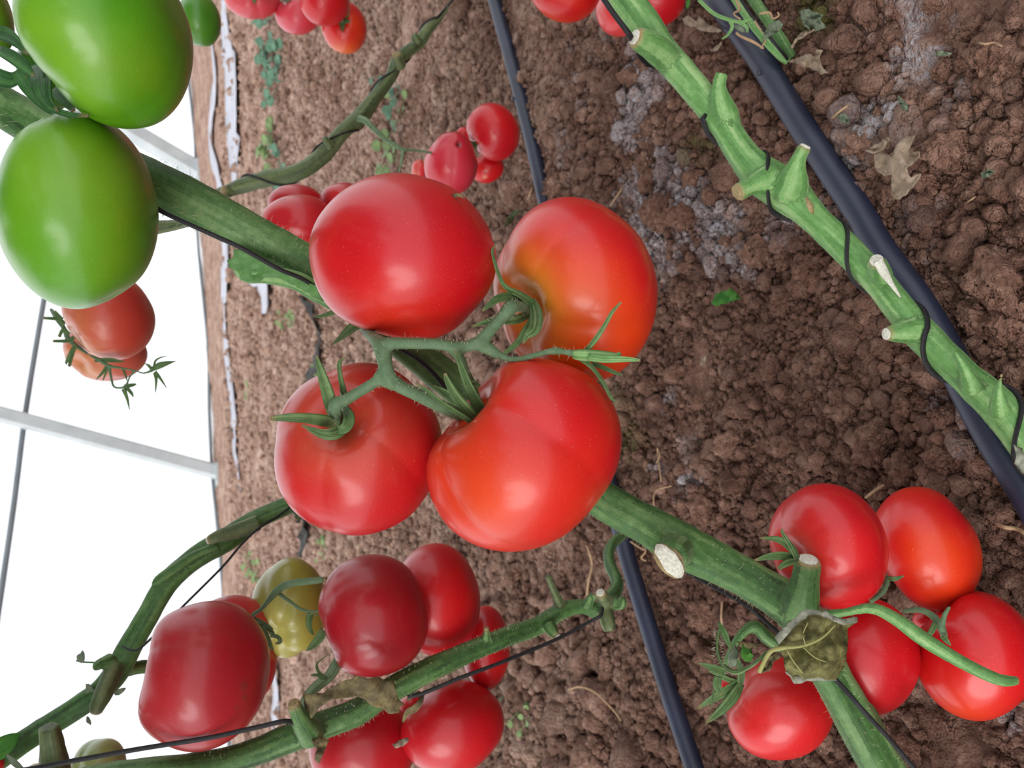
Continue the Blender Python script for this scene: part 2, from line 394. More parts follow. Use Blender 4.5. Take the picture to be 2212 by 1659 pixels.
# ------------------------------------------------------------------ tomatoes
RED = srgb(206, 16, 24); RED2 = srgb(192, 10, 26); ORED = srgb(220, 58, 12); ORANGE = srgb(230, 98, 28); PINK = srgb(214, 60, 62)
DRED = srgb(170, 18, 32); GRN = srgb(76, 150, 14); GRN2 = srgb(112, 164, 30); YG = srgb(158, 152, 56); SALM = srgb(206, 96, 78)
def tomato(cx, cy, rx, ry, d, label, group, axis=(-.7, 0, .4), flat=.86, lobes=5, la=.025, cav=.28, cavw=.36, bumps=(), col=RED, col2=ORED,
           shoulder=None, shw=.5, res=(72, 48), zs=1.0, ph=None, tints=(), cusp=None, calyx=False, parts=False, blemish=None, noisek=1.0):
    c0 = P(cx, cy, d)
    tow = -(c0 - CAM); tow /= np.linalg.norm(tow)
    rt = cR - tow * (cR @ tow); rt /= np.linalg.norm(rt); dn = -np.cross(tow, rt)
    B = np.stack([rt, dn, tow])                     # rows: right, down, toward
    ax = np.array(axis, float); ax /= np.linalg.norm(ax)
    h = np.array([0, 0, 1.]) if abs(ax[2]) < .9 else np.array([1., 0, 0])
    e1 = np.cross(ax, h); e1 /= np.linalg.norm(e1); e2 = np.cross(ax, e1)
    nu, nv = res
    th = np.linspace(0, math.pi, nv + 1)[1:-1]; phi = np.arange(nu) / nu * 2 * math.pi
    T_, Ph = np.meshgrid(th, phi, indexing='ij'); T_ = np.concatenate([[0], T_.ravel(), [math.pi]]); Ph = np.concatenate([[0], Ph.ravel(), [0]])
    if ph is None: ph = (cx * .013 + cy * .007) % 6.28
    wl = .12 + .88 * ((1 + np.cos(T_)) / 2) ** 1.5
    if cusp is not None:
        cv = np.array(cusp, float); ph = math.pi / 2 - lobes / 2 * math.atan2(cv @ e2, cv @ e1)
    lob = np.abs(np.cos(lobes / 2 * Ph + ph)) ** .8 * 2 - 1.2
    lob2 = np.cos((lobes - 2) * Ph + ph * 2.1)
    R = 1 + la * (lob + .6 * lob2) * np.sin(T_) ** 1.5 * wl
    R *= 1 - cav * np.exp(-(T_ / cavw) ** 2) - .05 * np.exp(-((math.pi - T_) / .3) ** 2)
    R *= 1 + .3 * la * np.cos(lobes * Ph + ph) * np.exp(-((T_ - .55) / .3) ** 2)
    D = np.sin(T_)[:, None] * (np.cos(Ph)[:, None] * e1 + np.sin(Ph)[:, None] * e2) + np.cos(T_)[:, None] * ax
    nz = vnoise(D * 1.6 + cx * .01, 5) * .018
    R = R * (1 + nz)
    for bx, by, bz, am, wd in bumps:
        bb = np.array([bx, by, bz], float); bb /= np.linalg.norm(bb)
        ang = np.arccos(np.clip(D @ bb, -1, 1)); R = R * (1 + am * np.exp(-(ang / wd) ** 2))
    L = D * R[:, None]
    L = L - np.outer(L @ ax, ax) * (1 - flat)
    L = L - (L.max(0) + L.min(0)) / 2
    L /= (L.max(0) - L.min(0)) / 2
    sc = np.array([rx, ry, (rx + ry) / 2 * zs]) * d / F
    cen = c0.copy()
    for _ in range(4):                              # fit the outline to its measured extent
        Wd = cen + (L * sc) @ B
        x, y, _z = proj(Wd)
        ex, ey = (x.max() - x.min()) / 2, (y.max() - y.min()) / 2
        sc[0] *= rx / ex; sc[1] *= ry / ey
        cen = cen + cR * ((cx - (x.max() + x.min()) / 2) * d / F) - cU * ((cy - (y.max() + y.min()) / 2) * d / F)
    Wd = (L * sc) @ B
    j = np.arange(nu); j2 = (j + 1) % nu; f = [(0, 1 + a, 1 + b) for a, b in zip(j, j2)]
    for i in range(nv - 2):
        o = 1 + i * nu; f += [(o + a, o + nu + a, o + nu + b, o + b) for a, b in zip(j, j2)]
    o = 1 + (nv - 2) * nu; e = len(T_) - 1; f += [(o + a, e, o + b) for a, b in zip(j, j2)]
    # ripeness colour
    k = np.clip(.5 + .9 * vnoise(D * 1.3 + cy * .01, 9), 0, 1)[:, None]
    col = np.array(col); tint = col * (1 - k) + np.array(col2) * k
    if shoulder is not None:
        g = (np.exp(-(T_ / shw) ** 2) * (.8 + .35 * vnoise(D * 5, 11)))[:, None]; g = np.clip(g, 0, 1)
        tint = tint * (1 - g) + np.array(shoulder) * g
    for bx, by, bz, wd, tc, am in tints:
        bb = np.array([bx, by, bz], float); bb /= np.linalg.norm(bb)
        ang = np.arccos(np.clip(D @ bb, -1, 1)); g = (am * np.exp(-(ang / wd) ** 2))[:, None]
        tint = tint * (1 - g) + np.array(tc) * g
    me = mesh('fruit_body', Wd, f, True, {'tint': tint})
    # consistent outward normals
    me.update()
    pole = cen + Wd[0]; axw = ax @ B
    if calyx or parts:
        root = empty('tomato', cen, label, 'tomato', group)
        body = link('fruit_body', me, SKIN, root)
    else:
        me.name = 'tomato'; root = link('tomato', me, SKIN); root.location = tuple(cen); tag(root, label, 'tomato', group); body = root
    body['_n'] = 1; del body['_n']
    info = dict(root=root, cen=cen, pole=pole, ax=axw, B=B, rad=float(np.mean(sc)), W=Wd, D=D, d=d)
    if calyx: auto_calyx(info, **(calyx if isinstance(calyx, dict) else {}))
    return info
def auto_calyx(t, n=5, size=.62, curl=.25, mat=None, ped=None, width=.10, ph=0.3, rad=.0018):
    """star of sepals lying round the stalk end, following the shoulder"""
    root, pole, ax, r = t['root'], t['pole'], t['ax'], t['rad']
    cal = empty('calyx', np.zeros(3), None, None); cal.parent = root; cal.location = tuple(pole - t['cen'])
    h = np.cross(ax, cU); h /= np.linalg.norm(h); g = np.cross(ax, h)
    R = np.random.RandomState(int(abs(pole[0]) * 1e5) % 9999)
    for i in range(n):
        a = ph + i * 2 * math.pi / n + R.randn() * .12; dr = h * math.cos(a) + g * math.sin(a)
        l = size * r * (.8 + .4 * R.rand()); cu = curl * (.5 + R.rand())
        pts = [pole + dr * l * s + ax * (r * (.20 * min(1, s * 2.2) + .02) - .0 + cu * l * max(0, s - .55) * 1.6 - l * .05 * s) for s in (0, .2, .45, .7, .88, 1)]
        ws = [x * width * r for x in (.8, 1.2, 1.0, .65, .35, .05)]
        v, f, st = strap(pts, ws, ax, .3, .0006, seed=i)
        add_geo('sepal', v, f, mat or SEPAL, cal, True, {'st': st})
    v, f, st = tube([(*(pole - ax * .002), rad * 1.3), (*(pole + ax * r * .12), rad * 1.2), (*(pole + ax * r * .3), rad)] if ped is None else
                    [(*(pole - ax * .002), rad * 1.3), (*(pole + ax * r * .15), rad)] + [(*p, rad) for p in ped], seg=8, sub=4)
    add_geo('pedicel', v, f, TRUSS, root, True, {'st': st})


# ================================================================== the setting
WA, WB = G(414, 200), G(503, 1640)
wd = (WB - WA) / np.linalg.norm(WB - WA); wn = np.array([wd[1], -wd[0], 0]); wn *= np.sign(wn @ (WA - CAM)) * -1   # wn points into the greenhouse
CRUST = [(1400, 170, .030, 1), (1385, 250, .026, 1), (1440, 340, .02, .6), (1420, 430, .04, 1), (1500, 450, .03, .9), (1560, 500, .028, .9), (1620, 560, .02, .7), (1440, 520, .03, .8), (1970, 40, .03, .5), (1960, 120, .028, .55), (1930, 190, .02, .5),
         (1900, 260, .02, .8), (1860, 300, .015, .7), (1840, 350, .014, .7), (1990, 500, .02, .4), (1480, 1040, .016, .8), (1480, 960, .014, .7), (1440, 860, .016, .5), (1240, 330, .04, .35), (1310, 60, .05, .3), (2080, 860, .02, .6), (1700, 480, .02, .6),
         (2170, 1540, .012, .6), (1420, 1010, .012, .6), (1250, 170, .05, .3), (1820, 420, .016, .8), (2060, 210, .02, .4), (960, 300, .08, .2)]
ALGAE = [(1540, 310, .022, .7), (1350, 950, .03, .6), (1345, 880, .02, .5), (1180, 240, .03, .4), (1780, -10, .03, .7), (1350, 700, .02, .3), (1130, 1540, .03, .3)]
def crust_attr(me, v, c=None):
    """spots of salt crust / algae from their places on the soil; c: per-vertex clod centres"""
    q = v if c is None else c; out = np.zeros((len(v), 4)); out[:, 3] = 1
    for ch, L_ in ((0, CRUST), (1, ALGAE)):
        s = np.zeros(len(q))
        for a, b, r, k in L_:
            p = G(a, b); s = np.maximum(s, k * np.exp(-((q[:, 0] - p[0]) ** 2 + (q[:, 1] - p[1]) ** 2) / (1.3 * r) ** 2))
        nz = .5 + .5 * vnoise(np.stack([q[:, 0], q[:, 1], q[:, 2] * 0], -1) * 110, 77) + .35 * vnoise(q * 400, 78)
        out[:, ch] = np.clip((s + nz * .6 - .62) * 2.2, 0, 1) * np.clip(s * 3, 0, 1) * .95
    at_ = me.attributes.new('crust', 'FLOAT_COLOR', 'POINT'); at_.data.foreach_set('color', out.astype(np.float32).ravel())
def make_ground():
    na, nr = 640, 400
    a = np.radians(np.concatenate([np.linspace(-180, -74, 50), np.linspace(-72, 72, na), np.linspace(74, 180, 50)])); na = len(a)
    r = .10 * (9.5 / .10) ** (np.arange(nr) / (nr - 1)); r[0] = .001
    A, R = np.meshgrid(a, r, indexing='xy')
    x = R * np.sin(A); y = R * np.cos(A)
    s = ((x - WA[0]) * wn[0] + (y - WA[1]) * wn[1]); o = np.minimum(s + .05, 0)      # stop just behind the film
    x = x - o * wn[0]; y = y - o * wn[1]
    z = ground_z(x, y) * np.clip(1.4 - R * .08, .4, 1)
    v = np.stack([x, y, z], -1).reshape(-1, 3)
    i = np.arange(nr - 1)[:, None] * na + np.arange(na - 1)[None, :]
    q = np.stack([i, i + na, i + na + 1, i + 1], -1).reshape(-1, 4)
    q = q[:, ::-1]
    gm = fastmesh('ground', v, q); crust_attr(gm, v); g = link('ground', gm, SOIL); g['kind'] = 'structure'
    return g
ground = make_ground()

def ico(sub):
    import bmesh
    bm = bmesh.new(); bmesh.ops.create_icosphere(bm, subdivisions=sub, radius=1)
    v = np.array([p.co[:] for p in bm.verts]); f = np.array([[q.index for q in t.verts] for t in bm.faces]); bm.free(); return v, f
def lumpy(v, s, a=.28):
    k = .72 + a * vnoise(v * 1.3 + s * 7.1, s) + a * 1.5 * np.abs(vnoise(v * 2.1 + s, s + 1)) + a * 1.1 * np.abs(vnoise(v * 4.7 + s, s + 2))
    return v * k[:, None]
def rotm(R, n):
    q = R.randn(n, 4); q /= np.linalg.norm(q, axis=1)[:, None]; w_, x, y, z = q.T
    return np.stack([1 - 2 * (y * y + z * z), 2 * (x * y - z * w_), 2 * (x * z + y * w_), 2 * (x * y + z * w_), 1 - 2 * (x * x + z * z), 2 * (y * z - x * w_),
                     2 * (x * z - y * w_), 2 * (y * z + x * w_), 1 - 2 * (x * x + y * y)], -1).reshape(n, 3, 3)
def crumbs(name, n, sub, s0, s1, r0, r1, seed, power=2.2, amax=50):
    R = np.random.RandomState(seed); base, f = ico(sub)
    rr = r0 * (r1 / r0) ** R.rand(n); aa = np.radians(R.uniform(-amax, amax, n))
    x = rr * np.sin(aa); y = rr * np.cos(aa)
    u = R.rand(n); s = (s0 ** (-power) + u * (s1 ** (-power) - s0 ** (-power))) ** (-1 / power) * (rr / .5) ** .6
    # crumbs gather in drifts of finer and coarser soil
    q = np.stack([x, y, np.zeros(n)], -1)
    s = s * (1 + .45 * vnoise(q * 6, 31)); keep = (vnoise(q * 9, 33) > -.85) & (((x - WA[0]) * wn[0] + (y - WA[1]) * wn[1]) > .25)
    x, y, s, q = x[keep], y[keep], s[keep], q[keep]; n = len(x)
    z = ground_z(x, y) + s * R.uniform(-.1, .75, n)
    M_ = rotm(R, n); sc = R.uniform(.7, 1.2, (n, 3)); V = np.empty((n, len(base), 3))
    var = R.randint(0, 8, n)
    for k in range(8):
        b = lumpy(base, k + 3); m = var == k
        V[m] = np.einsum('nij,nvj->nvi', M_[m], b[None] * sc[m][:, None, :])
    V = V * s[:, None, None] + np.stack([x, y, z], -1)[:, None, :]
    Fa = (f[None] + (np.arange(n) * len(base))[:, None, None]).reshape(-1, 3)
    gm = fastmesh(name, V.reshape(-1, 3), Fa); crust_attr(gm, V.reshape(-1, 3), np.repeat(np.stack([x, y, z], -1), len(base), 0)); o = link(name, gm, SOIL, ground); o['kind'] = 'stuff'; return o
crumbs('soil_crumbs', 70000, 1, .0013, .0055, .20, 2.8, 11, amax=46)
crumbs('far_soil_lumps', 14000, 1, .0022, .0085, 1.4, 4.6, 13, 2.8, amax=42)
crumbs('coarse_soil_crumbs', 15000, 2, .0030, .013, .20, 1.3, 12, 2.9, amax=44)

# the 300 clods that show largest
clod_me = []
for k in range(12):
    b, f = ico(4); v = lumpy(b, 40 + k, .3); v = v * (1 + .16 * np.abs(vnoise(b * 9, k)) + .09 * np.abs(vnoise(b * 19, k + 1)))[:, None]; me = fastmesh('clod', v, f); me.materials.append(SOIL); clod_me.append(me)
R = np.random.RandomState(5)
fixed = [(2140, 600, 75), (2050, 318, 44), (2165, 300, 40), (2150, 120, 50), (1870, 315, 38), (2110, 345, 30), (1965, 225, 26), (2170, 150, 34), (1690, 560, 30), (1745, 590, 34),
         (1640, 545, 32), (1890, 960, 46), (1940, 1010, 40), (1700, 960, 30), (2045, 900, 30), (1960, 770, 30), (2080, 560, 34), (1465, 1480, 34), (1510, 1330, 32), (1440, 460, 38),
         (1330, 500, 30), (1500, 470, 34), (2020, 150, 26), (2090, 60, 30), (1990, 640, 28), (2100, 690, 40), (1590, 880, 26), (1670, 800, 28), (1500, 1090, 34), (1590, 1040, 32)]
spots = [(a, b, c) for a, b, c in fixed]
while len(spots) < 300:
    a, b = R.uniform(1080, 2260), R.uniform(-30, 1700)
    c = 10 + 13 * R.rand() ** 2 * (1 + (a - 1000) / 900)
    if all((a - p) ** 2 + (b - q) ** 2 > (.75 * (c + s_)) ** 2 for p, q, s_ in spots): spots.append((a, b, c))
for k, (a, b, c) in enumerate(spots):
    p = G(a, b, .004); d = (p - CAM) @ f_; s = c * d / F
    o = bpy.data.objects.new('clod', clod_me[k % 12]); C.objects.link(o); o.parent = ground
    o.location = (p[0], p[1], float(ground_z(p[0], p[1])) + s * .28); o.rotation_euler = R.uniform(0, 6.28, 3)
    o.scale = (s * R.uniform(.85, 1.1), s * R.uniform(.8, 1.05), s * R.uniform(.75, .95))

# far wall of clear film on a steel frame
def WALL(x, y, off=.0):
    v = ray(x, y); a = WA + wn * off
    return CAM + v * (((a - CAM) @ wn) / (v @ wn))
e0, e1 = WA - wd * 2.2, WB + wd * 3
v = []; nn_ = 40
for i in range(nn_ + 1):
    p = e0 + (e1 - e0) * i / nn_
    for z in (-.03, .6, 1.3, 2.2): v.append(p + np.array([0, 0, z]) + wn * (.01 * math.sin(i * 1.7) + .012 * math.sin(z * 3 + i)))
f = [(i * 4 + j, i * 4 + j + 1, i * 4 + j + 5, i * 4 + j + 4) for i in range(nn_) for j in range(3)]
o = add_geo('wall_far', v, f, FILM); o['kind'] = 'structure'
# the dark lower hem of the film
v, f, st = tube([(*(e0 + wn * .05 + (e1 - e0) * t + np.array([0, 0, .012 + .012 * math.sin(t * 40)])), .010) for t in np.linspace(0, 1, 24)], seg=8, sub=3, lump=.3)
o = add_geo('baseboard_far', v, f, WIRE); o['kind'] = 'structure'
def bar(name, p, q, w_, parent=None, mat=GALV):
    t = (q - p) / np.linalg.norm(q - p); a = np.cross(t, wn); a /= np.linalg.norm(a); b = np.cross(t, a); h = w_ / 2; g = h * .72
    sec = [(h, g), (g, h), (-g, h), (-h, g), (-h, -g), (-g, -h), (g, -h), (h, -g)]
    V = [e + a * x + b * y for e in (p, q) for x, y in sec]
    Fc = [(i, (i + 1) % 8, 8 + (i + 1) % 8, 8 + i) for i in range(8)] + [tuple(range(7, -1, -1)), tuple(range(8, 16))]
    return add_geo(name, V, Fc, mat, parent, False, origin=p)
def brace(x0, y0, x1, y1, w_, ext, name, label):
    p = WALL(x0, y0, .10); q = WALL(x1, y1, .10); dd = q - p; p = p - dd * (p[2] + .05) / dd[2]; q = q + dd * ext
    root = empty(name, p, label, 'frame post', 'steel braces of the film wall')
    bar('steel_bar', p, q, w_, root)
    bar('foot_plate', p + np.array([0, 0, .02]), p + np.array([0, 0, .06]) , w_ * 1.7, root)
    k = q - (q - p) * .02; bar('clamp', k, q, w_ * 1.25, root)
b1 = brace(470, 1020, 0, 895, .085, .15, 'wall_brace', 'leaning grey steel brace rising left from the far soil edge, between two vines')
b2 = brace(412, 360, 285, 285, .115, .9, 'wall_brace', 'leaning grey steel brace against the white wall beside the upper green tomato')
o = at('wall_wire', [(*WALL(a, b, .02), .017) for a, b in ((150, 340), (118, 520), (92, 665), (56, 885), (30, 1090), (-2, 1310), (-60, 1700))], WIRE, seg=8, sub=3)
tag(o, 'thin grey wire running along the white film wall at the left edge', 'wire')

# ------------------------------------------------------------------ drip tubes
def gp(pts, z, r, lift=0): return [(*(G(a, b, z)), r) for a, b in pts]
def drip(name, pts, r, label, marks):
    w3 = gp(pts, r + .004, r); root = empty(name, w3[0][:3], label, 'irrigation tube', 'drip tubes on the soil')
    at('tube_wall', w3, TUBE, root, seg=20, sub=10)
    for (a, b) in marks:
        p = G(a, b, r + .004); v, f, st = tube([(*(p + np.array([0, 0, r * .6])), .003), (*(p + np.array([0, 0, r + .0015])), .0022)], seg=8, sub=2)
        add_geo('emitter', v, f, TUBE, root, True)
drip('drip_tube', [(1300, -420), (1370, -300), (1440, -170), (1500, -75), (1548, 0), (1600, 70), (1650, 141), (1731, 271), (1803, 380), (1850, 450), (1905, 543), (1976, 640), (2036, 740), (2092, 850), (2150, 955), (2210, 1050), (2290, 1190), (2420, 1430), (2560, 1700), (2700, 2000)],
     .0092, 'thick black drip tube alongside the bright green vine at the right', [(1660, 160)])
drip('drip_tube', [(930, -600), (985, -350), (1030, -150), (1068, 0), (1100, 115), (1125, 210), (1150, 310), (1174, 420), (1205, 560), (1250, 760), (1300, 980), (1345, 1165), (1372, 1260), (1403, 1360), (1440, 1480), (1500, 1659), (1560, 1830), (1660, 2100), (1760, 2400)],
     .0085, 'black drip tube passing behind the central red tomatoes', [(1122, 215)])

# ------------------------------------------------------------------ far strips of film on the soil
def strip(pts, hw, label, mat=SHEET, z=.012, name='film_strip', cat='film strip', group='old film on the far soil', seed=0):
    s = smooth_path([(*G(a, b, z), 0) for a, b in pts], 8)[:, :3]; t = np.gradient(s, axis=0); t /= np.linalg.norm(t, axis=1)[:, None]
    sd_ = np.cross(t, [0, 0, 1.]); V = []; n = len(s)
    for i in range(n):
        e = math.sin(math.pi * i / (n - 1)) ** .5
        for k in (-1, -.4, .3, 1):
            wv = 1 + .5 * float(vnoise(np.array([i * .35, k * 3, seed])))
            V.append(s[i] + sd_[i] * k * hw * e * wv + np.array([0, 0, (.004 + .01 * (mat is not SHEET)) * float(vnoise(np.array([i * .5, k * 2.1, seed + 5.])))]))
    f = [(i * 4 + j, i * 4 + j + 1, i * 4 + j + 5, i * 4 + j + 4) for i in range(n - 1) for j in range(3)]
    o = add_geo(name, V, f, mat); m = o.modifiers.new('thick', 'SOLIDIFY'); m.thickness = .002
    return tag(o, label, cat, group)
strip([(480, -40), (484, 60), (496, 180), (504, 290), (512, 390)], .20, 'widest grey-white film strip on the far soil, beside the small green tomato', seed=1)
strip([(455, 80), (462, 190), (452, 290), (466, 370), (480, 415)], .07, 'narrow white film strip near the foot of the upper steel brace', seed=2)
strip([(476, 480), (486, 560), (478, 640)], .15, 'pale film scrap behind the torn leaf base of the main vine', seed=3)
strip([(482, 640), (487, 740), (500, 860), (506, 960), (520, 1065)], .09, 'long pale film strip running towards the foot of the lower steel brace', seed=4)
strip([(520, 540), (560, 600), (578, 660)], .10, 'small pale film scrap below the torn leaf base', seed=6)
strip([(585, 1420), (596, 1520), (590, 1640)], .08, 'pale film strip beside the large red tomato at the lower left', seed=7)
strip([(655, 640), (682, 700), (688, 760), (668, 820), (655, 870), (655, 950), (650, 1060), (648, 1130)], .022, 'dark buried film edge curving behind the central tomatoes', BLACKFILM, .014, 'buried_film', seed=8)
strip([(662, 1120), (652, 1160), (646, 1205)], .024, 'black film stub sticking from the soil above the yellow-green tomato', BLACKFILM, .02, 'buried_film', seed=9)
strip([(598, 400), (588, 425), (590, 445)], .018, 'dark film scrap behind the paired red tomatoes', BLACKFILM, .02, 'buried_film', seed=10)

# ================================================================== vines
def vine(name, pts, mat, label, seg=20, ridge=.06, lump=.05, seed=0, sub=8, nr=3):
    w3 = px(pts); root = empty(name, w3[0][:3], label, 'tomato vine', 'bare tomato stems')
    at('stem', w3, mat, root, seg=seg, sub=sub, ridge=ridge, lump=lump, seed=seed, nr=nr)
    return root, w3
def stub(root, pts, mat, cut=CUT, cr=None, rim=True, ridge=.04, name='leaf_stub'):
    """pts px with radius; last is the cut end"""
    w3 = px(pts); o = at(name, w3, mat, root, seg=14, sub=6, ridge=ridge, lump=.06, tip=.004 if cut is not None else 0)
    if cut is not None:
        e = np.array(w3[-1][:3]); d_ = e - np.array(w3[-2][:3]); d_ /= np.linalg.norm(d_); r = w3[-1][3] * (cr or .8)
        v, f, st = tube([(*(e - d_ * .0004), r), (*(e + d_ * .0005), r * .95), (*(e + d_ * .0009), r * .6)], seg=12, sub=3, lump=.12)
        oo = add_geo('cut_face', v, f, cut, o, True); 
    return o
def fuse(root, voxel=.001, it=14):
    """melt stem and its stubs into one surface, then cut the stubs off again as parts with shared normals"""
    stem = [o for o in root.children if o.name.split('.')[0] == 'stem'][0]
    subs = [o for o in root.children if o.name.split('.')[0] in ('leaf_stub', 'petiole', 'fruit_truss', 'side_shoot', 'lower_ridge')]
    V = []; Fc = []
    for o in [stem] + subs:
        k = len(V); V += [tuple(v.co) for v in o.data.vertices]; Fc += [tuple(i + k for i in p.vertices) for p in o.data.polygons]
    me = bpy.data.meshes.new('tmp'); me.from_pydata(V, [], Fc); tmp = bpy.data.objects.new('tmp', me); C.objects.link(tmp)
    m = tmp.modifiers.new('a', 'REMESH'); m.mode = 'VOXEL'; m.voxel_size = voxel; m.use_smooth_shade = True
    m = tmp.modifiers.new('b', 'SMOOTH'); m.factor = .5; m.iterations = it
    dg = bpy.context.evaluated_depsgraph_get(); dg.update(); ev = tmp.evaluated_get(dg); mm = ev.to_mesh()
    co_ = np.empty(len(mm.vertices) * 3); mm.vertices.foreach_get('co', co_); co_ = co_.reshape(-1, 3)
    nor = np.empty(len(mm.vertices) * 3); mm.vertex_normals.foreach_get('vector', nor); nor = nor.reshape(-1, 3)
    quads = [tuple(p.vertices) for p in mm.polygons]
    ev.to_mesh_clear(); bpy.data.objects.remove(tmp); bpy.data.meshes.remove(me)
    # owner of a vertex: the tube whose surface is nearest
    from mathutils.kdtree import KDTree
    objs = [stem] + subs; pts = []
    for oi, o in enumerate(objs):
        at_ = o.data.attributes['st'].data
        pts += [(v.co.copy(), oi, tuple(at_[v.index].color)) for v in o.data.vertices]
    kd = KDTree(len(pts))
    for i, p in enumerate(pts): kd.insert(p[0], i)
    kd.balance(); own = np.zeros(len(co_), int); st = np.zeros((len(co_), 3))
    for i, c in enumerate(co_):
        _, j, _d = kd.find(c); own[i] = pts[j][1]; st[i] = pts[j][2][:3]
    fo = np.array([own[q[0]] for q in quads])
    for oi, o in enumerate(objs):
        sel = [quads[k] for k in np.nonzero(fo == oi)[0]]
        if not sel: continue
        ids = sorted({i for q in sel for i in q}); mp = {a: k for k, a in enumerate(ids)}
        n = mesh(o.name.split('.')[0], co_[ids], [tuple(mp[i] for i in q) for q in sel], True, {'st': st[ids]})
        n.normals_split_custom_set_from_vertices([tuple(nor[i]) for i in ids])
        n.materials.append(o.data.materials[0]); o.data = n
def helix(name, path, turns, phase, rad, label, group='support twine', sub=8, s0=0., s1=1., off=1.0, hand=1, anchor_in=None, anchor_out=None, flat=.6):
    s = smooth_path(path, sub); c = s[:, :3]; r = s[:, 3]; t, n, b = frames(c)
    L = np.concatenate([[0], np.cumsum(np.linalg.norm(np.diff(c, axis=0), axis=1))]); L /= L[-1]
    out = []
    for u in np.linspace(s0, s1, 90):
        k = min(np.searchsorted(L, u), len(c) - 1); fr = 0 if k == 0 else (u - L[k - 1]) / (L[k] - L[k - 1] + 1e-9)
        ka = max(k - 1, 0); p = c[ka] * (1 - fr) + c[k] * fr; rr = r[ka] * (1 - fr) + r[k] * fr
        tow = CAM - p; tow -= t[k] * (tow @ t[k]); tow /= np.linalg.norm(tow); sd_ = np.cross(t[k], tow)
        a = phase + hand * turns * 2 * math.pi * (u - s0) / (s1 - s0)
        out.append((*(p + (tow * math.cos(a) + sd_ * math.sin(a)) * (rr * 1.04 * off + rad * .6)), rad))
    if anchor_in is not None: out = [(*q, rad) for q in anchor_in] + out
    if anchor_out is not None: out = out + [(*q, rad) for q in anchor_out]
    o = at(name, out, TWINE, seg=8, sub=2, flat=flat); return tag(o, label, 'twine', group)
def twine(pts, rad, label, group='support twine', flat=.6):
    o = at('support_twine', [(*P(a, b, d), rad) for a, b, d in pts], TWINE, seg=8, sub=8, flat=flat); return tag(o, label, 'twine', group)

# main vine: from behind the green tomatoes down to the lower right
S1 = [(-900, -330, .52, 40), (-500, -80, .47, 42), (-160, 130, .43, 44), (0, 222, .425, 46), (130, 300, .42, 48), (280, 372, .42, 50), (400, 430, .42, 50), (530, 498, .425, 44), (668, 575, .435, 40), (800, 682, .44, 38), (935, 796, .445, 37), (1060, 900, .445, 37),
      (1180, 995, .44, 38), (1305, 1086, .43, 40), (1400, 1140, .425, 42), (1461, 1178, .42, 47), (1530, 1212, .42, 44), (1600, 1247, .415, 41), (1660, 1282, .41, 42), (1712, 1318, .405, 46), (1752, 1376, .40, 42), (1790, 1455, .40, 40),
      (1845, 1556, .40, 41), (1904, 1659, .40, 43), (1990, 1800, .40, 44), (2060, 1900, .42, 42), (2130, 2000, .46, 40)]
v1, w1 = vine('tomato_vine', S1, STEM, 'thick ridged green vine crossing diagonally behind the central tomatoes', 28, .11, .035, 1)
stub(v1, [(780, 672, .43, 22), (700, 640, .425, 21), (640, 606, .42, 22), (575, 592, .418, 21), (535, 588, .418, 24), (508, 572, .418, 14)], STEMR, CRISP, .8)
stub(v1, [(1708, 1330, .405, 42), (1728, 1296, .395, 40), (1740, 1250, .388, 30), (1746, 1208, .384, 27)], STEM, CUT, .75)
stub(v1, [(1461, 1190, .41, 40), (1450, 1202, .395, 34)], STEM, None)
for nm, rr_, dd, mt in (('cut_rim', 1.0, .381, CUTB), ('cut_face', .78, .3785, CUT)):
    at(nm, px([(1418, 1176, dd + .002, 3 * rr_), (1426, 1186, dd, 19 * rr_), (1440, 1204, dd - .001, 26 * rr_), (1455, 1224, dd - .001, 24 * rr_), (1468, 1240, dd, 15 * rr_), (1473, 1247, dd + .002, 3 * rr_)]), mt, v1, seg=18, sub=5, flat=.16, lump=.16)
at('petiole', px([(1740, 1350, .395, 22), (1780, 1332, .385, 14), (1830, 1322, .378, 10), (1885, 1314, .372, 13), (1936, 1338, .366, 15), (1996, 1381, .360, 17), (2075, 1429, .356, 15), (2155, 1467, .352, 14), (2200, 1470, .352, 11)]), STEMR, v1, seg=14, sub=8, ridge=.05, tip=.003)
at('side_shoot', px([(1690, 1400, .43, 14), (1655, 1375, .43, 16), (1630, 1352, .432, 14), (1600, 1372, .432, 11), (1572, 1420, .43, 8), (1560, 1460, .43, 7)]), STEM, v1, seg=12, sub=8, lump=.08)
at('lower_ridge', px([(1775, 1420, .415, 24), (1830, 1470, .412, 26), (1875, 1545, .412, 22), (1915, 1600, .412, 10)]), STEM, v1, seg=14, sub=8)
fuse(v1)
hairs('stem_hairs', w1[2:9], v1, 1100, .0046, .00007, seed=2)
hairs('stem_hairs', w1[12:], v1, 1100, .0024, .00006, seed=3)
twine([(150, 355, .395), (300, 425, .385), (360, 462, .385), (450, 503, .388), (520, 535, .392), (600, 580, .40), (671, 613, .41), (760, 690, .425), (850, 745, .425), (920, 790, .42), (1000, 880, .42), (1100, 980, .42), (1250, 1085, .42),
       (1345, 1130, .455), (1450, 1215, .455), (1600, 1300, .43), (1645, 1335, .41), (1690, 1375, .395), (1770, 1440, .375), (1812, 1475, .37), (1860, 1530, .365), (1920, 1595, .37), (1975, 1659, .375), (2030, 1720, .38)], .0011,
      'black twine running down the thick central vine and under its withered leaf')

